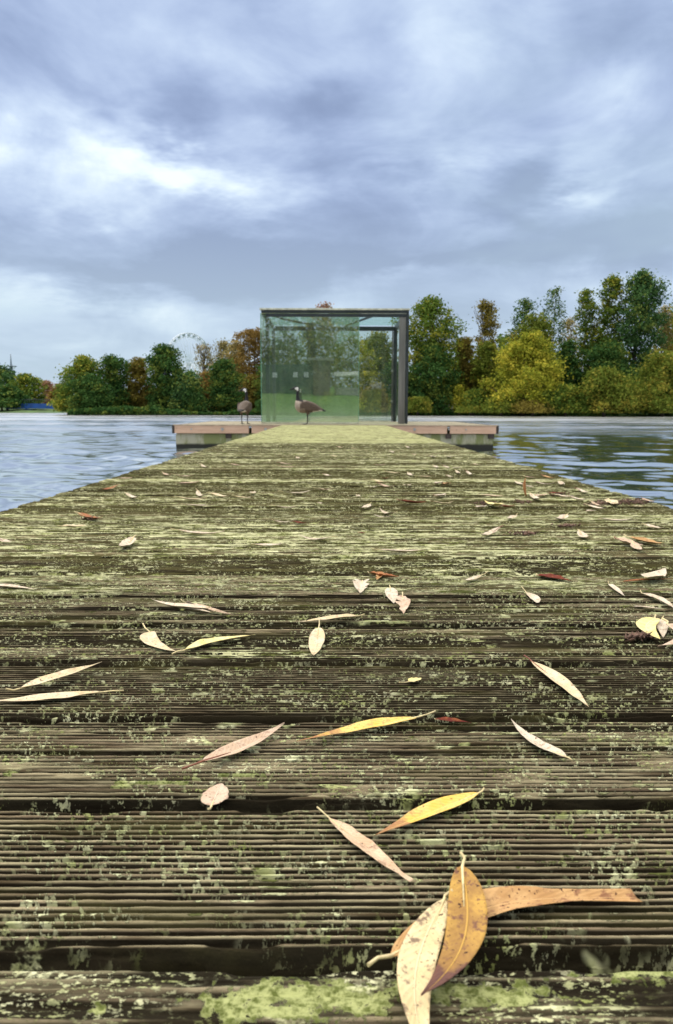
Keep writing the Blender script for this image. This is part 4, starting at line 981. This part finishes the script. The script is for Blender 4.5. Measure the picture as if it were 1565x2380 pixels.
N_('F', 650, 22, 895, 62, 0.0250, 'red', 'dark maroon leaf with yellow spots lying in the gap at right', stalk=.02, fold=.3, ragged=.3, round_=.6)
N_('F', 1130, 74, 1242, 162, 0.0112, 'white', 'small slim white leaf right of the maroon one', stalk=.05, fold=.3)
N_('F', 1345, 145, 1580, 258, 0.0150, 'white', 'long whitish leaf near the right edge above the yellow oval leaf', stalk=.05, bend=.05, fold=.4, lift=.004)
N_('F', 1285, 228, 1500, 247, 0.0063, 'white', 'thin white sliver under the long whitish leaf at the right edge', stalk=.05, fold=.4)
N_('F', 1440, 300, 1476, 452, 0.0250, 'lemon', 'yellow oval leaf leaning left in the pair at the right edge', z=.003, stalk=.08, fold=.2, round_=.8, bend=-.12)
N_('F', 1490, 310, 1498, 440, 0.0150, 'white', 'white leaf wedged between the yellow and the tan leaf at the right edge', stalk=.05, fold=.2, round_=.4)
N_('F', 1525, 318, 1472, 508, 0.0300, 'pink', 'tan oval leaf leaning right in the pair at the right edge', z=.006, stalk=.15, fold=.3, round_=.5, bend=.22)
N_('F', 1380, 72, 1512, 5, 0.0338, 'white', 'broad pale leaf standing over the gap near the right edge', z=.002, stalk=.02, fold=.4, round_=.5, curl=.08)
N_('F', 1190, 66, 1560, 44, 0.0088, 'rust', 'narrow rusty leaf lying along the gap under the broad pale leaf', stalk=.1, fold=.5)
# leaves farther along the jetty: (tile, x1, y1, x2, y2, width, colour)
FARL = [
 ('C',460,452,292,402,.022,'lemon'),('C',238,446,322,430,.013,'white'),('C',400,438,512,428,.013,'red'),('C',255,360,430,366,.014,'pink'),
 ('C',580,352,705,402,.016,'white'),('C',640,372,725,352,.018,'pink'),('C',750,358,902,370,.016,'white'),('C',722,352,842,342,.016,'red'),('C',860,380,1002,394,.011,'white'),
 ('C',975,432,1122,456,.012,'white'),('C',1000,414,1128,436,.011,'pink'),('C',1125,395,1198,428,.028,'cream'),('C',1285,433,1366,430,.010,'cream'),('C',978,466,1048,460,.010,'white'),
 ('C',1345,382,1442,402,.012,'pink'),('C',905,320,1010,346,.013,'white'),('C',798,276,832,292,.016,'white'),('C',628,276,770,285,.012,'white'),('C',500,270,588,286,.014,'white'),
 ('C',560,294,634,302,.011,'white'),('C',560,232,656,238,.012,'pink'),('C',680,226,778,246,.014,'orange'),('C',525,503,450,520,.014,'white'),('C',862,505,772,528,.018,'white'),
 ('C',1060,530,1286,526,.010,'white'),('C',1352,562,1502,588,.014,'white'),('C',430,600,272,648,.013,'white'),('C',925,616,1008,660,.015,'white'),
 ('C',1165,662,1362,705,.020,'pink'),('C',1235,650,1502,696,.022,'orange'),('C',1285,688,1362,738,.014,'pink'),('C',162,200,246,232,.012,'white'),('C',98,192,142,220,.012,'white'),
 ('C',18,160,82,178,.011,'white'),('C',80,176,146,168,.011,'white'),('C',45,228,106,236,.010,'white'),('C',208,148,282,152,.013,'cream'),('C',35,94,106,98,.012,'white'),('C',-20,372,42,350,.014,'white'),
 ('B',1302,150,1382,188,.014,'white'),('B',1150,208,1198,228,.014,'white'),('B',998,200,1112,208,.013,'cream'),('B',1205,232,1332,230,.010,'cream'),('B',1342,292,1392,268,.018,'white'),('B',1388,285,1442,275,.018,'orange'),
 ('B',1122,293,1182,286,.014,'white'),('B',912,262,1042,274,.015,'cream'),('B',898,308,952,300,.014,'white'),('B',948,288,1068,306,.013,'pink'),('B',975,246,1036,240,.008,'red'),('B',930,160,1012,152,.012,'pink'),
 ('B',1032,60,1070,72,.016,'white'),('B',1138,32,1188,38,.014,'white'),('B',1285,92,1357,98,.012,'white'),('B',684,32,722,36,.014,'cream'),('B',412,106,440,112,.016,'white'),('B',248,166,442,166,.013,'pink'),('B',283,144,402,150,.013,'pink'),
 ('B',588,220,648,228,.013,'white'),('B',288,350,516,336,.012,'white'),('B',528,320,652,318,.010,'pink'),('B',116,338,134,346,.016,'white'),('B',814,360,830,366,.012,'white'),('B',245,440,426,438,.009,'white'),
 ('B',912,424,832,446,.016,'white'),('B',1085,504,968,466,.014,'white'),('B',1060,512,933,500,.008,'white'),('B',1082,402,1284,410,.017,'red'),('B',1305,412,1462,412,.009,'cream'),('B',1325,374,1408,352,.018,'white'),
 ('B',250,540,388,540,.009,'white'),('B',382,540,484,546,.012,'red'),('B',690,664,430,644,.010,'white'),('B',108,696,318,690,.013,'white'),('B',915,742,1295,735,.010,'white'),('B',823,613,872,608,.010,'red'),
 ('A',382,572,586,564,.014,'cream'),('A',908,662,792,728,.020,'white'),('A',-20,662,88,678,.012,'white'),('A',838,356,918,388,.013,'white'),('A',1310,344,1388,372,.013,'white'),('A',1150,396,1416,378,.012,'cream'),
 ('A',1210,430,1432,426,.009,'white'),('A',1385,354,1534,374,.014,'cream'),('A',1165,592,1484,640,.011,'white'),('A',500,498,692,524,.018,'rust'),('A',812,300,664,328,.014,'rust'),('A',785,246,882,242,.013,'pink'),
 ('A',1080,214,1152,222,.013,'pink'),('A',1155,230,1298,228,.012,'pink'),('A',1170,286,1330,270,.014,'pink'),('A',1338,158,1402,172,.013,'white'),('A',1482,136,1504,130,.016,'white'),('A',1530,148,1612,156,.012,'pink'),('A',1545,372,1700,374,.012,'cream'),
 ('B',640,90,700,94,.009,'cream'),('B',780,40,830,42,.009,'cream'),('B',560,410,575,411,.009,'white'),('B',1180,80,1215,84,.010,'cream'),
]
CN = {'lemon': 'yellow', 'white': 'whitish', 'red': 'dark red', 'pink': 'pinkish tan', 'cream': 'cream', 'orange': 'orange', 'rust': 'rust-brown'}
items = []
for q in FARL:
    p_ = on_plane(*src(q[0], (q[1] + q[3]) / 2, (q[2] + q[4]) / 2)); items.append([p_, q])
items.sort(key=lambda i: i[0].y)
ORD = ['leftmost', 'second from the left', 'third from the left', 'fourth from the left', 'fifth from the left', 'sixth from the left', 'seventh from the left', 'eighth from the left', 'ninth from the left', 'tenth from the left', 'eleventh from the left', 'twelfth from the left', 'thirteenth from the left', 'fourteenth from the left', 'fifteenth from the left', 'sixteenth from the left']
bands = [(0, 1.15), (1.15, 1.35), (1.35, 1.6), (1.6, 1.9), (1.9, 2.2), (2.2, 2.6), (2.6, 3.1), (3.1, 4), (4, 30)]
BN = ['just beyond the maroon one', 'level with the brown leaf cluster', 'between cluster and dark litter', 'level with the dark litter', 'just beyond the dark litter', 'halfway along the jetty', 'beyond the halfway point', 'on the far half', 'near the mossy far end']
for (lo, hi), bn in zip(bands, BN):
    grp = [i for i in items if lo <= i[0].y < hi]; by = {}
    for i in grp: by.setdefault(i[1][6], []).append(i)
    for cn, lst in by.items():
        lst.sort(key=lambda i: i[0].x)
        for j, (p_, q) in enumerate(lst):
            lab = (f'only {CN[cn]} leaf {bn}' if len(lst) == 1 else f'{ORD[min(j, 15)].replace("from the left", "from left")} of the {CN[cn]} leaves {bn}')
            place(*q[:5], q[5] * 1.45, q[6], lab, stalk=.14, fold=rsL.uniform(.25, .6), curl=rsL.uniform(.04, .12), bend=rsL.uniform(-.06, .06), lift=.003, ragged=.2, maxlen=.12, red=rsL.rand() < .25)
# one stiff brown stalk-like leaf stands upright in the litter
p_ = on_plane(*src('C', 582, 352)); up = MB(); rr = []
for i in range(9):
    f = i / 8; w_ = .004 * math.sin(math.pi * (.12 + .86 * f)) + .0006; c = Vector((-.006 * math.sin(f * 2.6), 0, .055 * f))
    rr.append([c + Vector((w_ * math.cos(a), w_ * .4 * math.sin(a), 0)) for a in [2 * math.pi * k / 8 for k in range(8)]])
up.rings(rr); o = up.build('curled_leaf', LM['rust'], loc=(p_.x, p_.y, .001)); tag(o, 'rolled brown leaf sticking straight up from the litter at right', 'leaf')
# brown gall on the bright yellow leaf
# litter crumbs
def litter():
    V, Fq = [], []; rs = np.random.RandomState(8)
    spots = [('C', 1180, 400, 110, 12, 240), ('C', 790, 345, 60, 8, 110), ('C', 1330, 395, 70, 12, 150), ('C', 560, 612, 70, 8, 60), ('C', 860, 560, 60, 8, 50), ('C', 300, 410, 80, 8, 80), ('C', 1050, 415, 60, 10, 90), ('A', 600, 512, 60, 6, 50), ('C', 560, 400, 60, 8, 40), ('F', 1330, 440, 60, 12, 70)]
    for (tl, cx, cy, sx, sy, n) in spots:
        for i in range(n):
            q = on_plane(*src(tl, cx + rs.normal() * sx * .6, cy + rs.normal() * sy * .6)); s = rs.uniform(.001, .0045)
            if not (XL + .01 < q.x < XR - .01): continue
            d = rs.normal(size=3); d /= np.linalg.norm(d); e = np.cross(d, rs.normal(size=3)); e /= np.linalg.norm(e); g = np.cross(d, e)
            c = np.array([q.x, q.y, .0015 + rs.rand() * .004]); k = len(V)
            V += [c - d * s * 1.8, c + e * s * .6, c + d * s * 1.8, c - e * s * .6, c + g * s * .5]
            Fq += [(k, k + 1, k + 4), (k + 1, k + 2, k + 4), (k + 2, k + 3, k + 4), (k + 3, k, k + 4), (k, k + 3, k + 2), (k, k + 2, k + 1)]
    o = link('leaf_litter', np_mesh('leaf_litter', V, Fq, False), simple('litter_brown', (.17, .10, .07), .9, var=.6, scale=60))
    tag(o, 'brown crumbs of broken leaves and twigs gathered on the right side of the jetty', 'leaf litter', kind='stuff')
litter()

# ------------------------------------------------------------------ what stands on the near bank (seen mirrored in the pavilion glass)
def near_tree(name, label, x, y, hgt, w, fm, n, shape='round', low=.0):
    global at_depth
    save = at_depth
    def fake(px, py, D): return Vector((px, D, py))
    at_depth = fake
    t_ = tree(name, label, x - w, x + w, hgt, y, fm, n, .22, low, shape, group='trees on the near bank')
    at_depth = save; t_.location.z = 1.6; return t_
near_tree('broadleaf_tree', 'tall green tree on the near bank, mirrored at the left of the glass', -9, -24, 11, 4.6, 'dark', 5000)
near_tree('broadleaf_tree', 'olive tree on the near bank mirrored in the middle of the glass', -1.5, -27, 10, 4.8, 'olive', 5000)
near_tree('autumn_tree', 'yellow-green tree on the near bank mirrored at the right of the glass', 5.5, -25, 8.5, 4.2, 'mid', 4500)
near_tree('broadleaf_tree', 'dark tree on the near bank farthest right of the mirrored trees', 13, -28, 11, 5, 'dark', 4500)
near_tree('broadleaf_tree', 'dark tree on the near bank farthest left of the mirrored trees', -18, -28, 12, 5, 'mid', 4500)
def kiosk():
    root = empty('timber_kiosk', (-.9, -14, 1.0), 'small timber kiosk with a pale roof on the near lawn, mirrored in the glass', 'kiosk')
    wd = simple('kiosk_wood', (.13, .12, .09), .8); MB().box((-.1, -1, 0), (.75, 1, 1.9)).build('wall', wd, root)
    MB().box((-.35, -1.2, 1.9), (.95, 1.2, 2.02)).build('roof', simple('kiosk_roof', (.2, .21, .2), .7), root)
    MB().box((.96, -.6, 1.1), (2.5, .9, 1.32)).build('awning', simple('awning_white', (.8, .8, .8), .7), root)
    MB().box((1.0, -.3, .0), (2.8, .4, .45)).build('counter', simple('counter_grey', (.4, .4, .38), .7), root)
    for x in (1.05, 2.4): MB().tube([(x, .8, 0), (x, .8, 1.1)], .04, 8).build('awning_post', wd, root)
kiosk()
def shelter():
    root = empty('shelter', (-3.2, -15, 1.1), 'dark green shelter with small pale panes on the near lawn, mirrored left in the glass', 'shelter')
    MB().box((-1.2, -.6, 0), (2.2, .6, 1.7)).build('wall', simple('shelter_green', (.02, .06, .05), .6), root)
    wm = simple('shelter_pane', (.55, .62, .66), .2)
    for x in (-.9, -.1, 1.1, 1.7): MB().box((x, .6, .95), (x + .26, .64, 1.25)).build('pane', wm, root)
shelter()
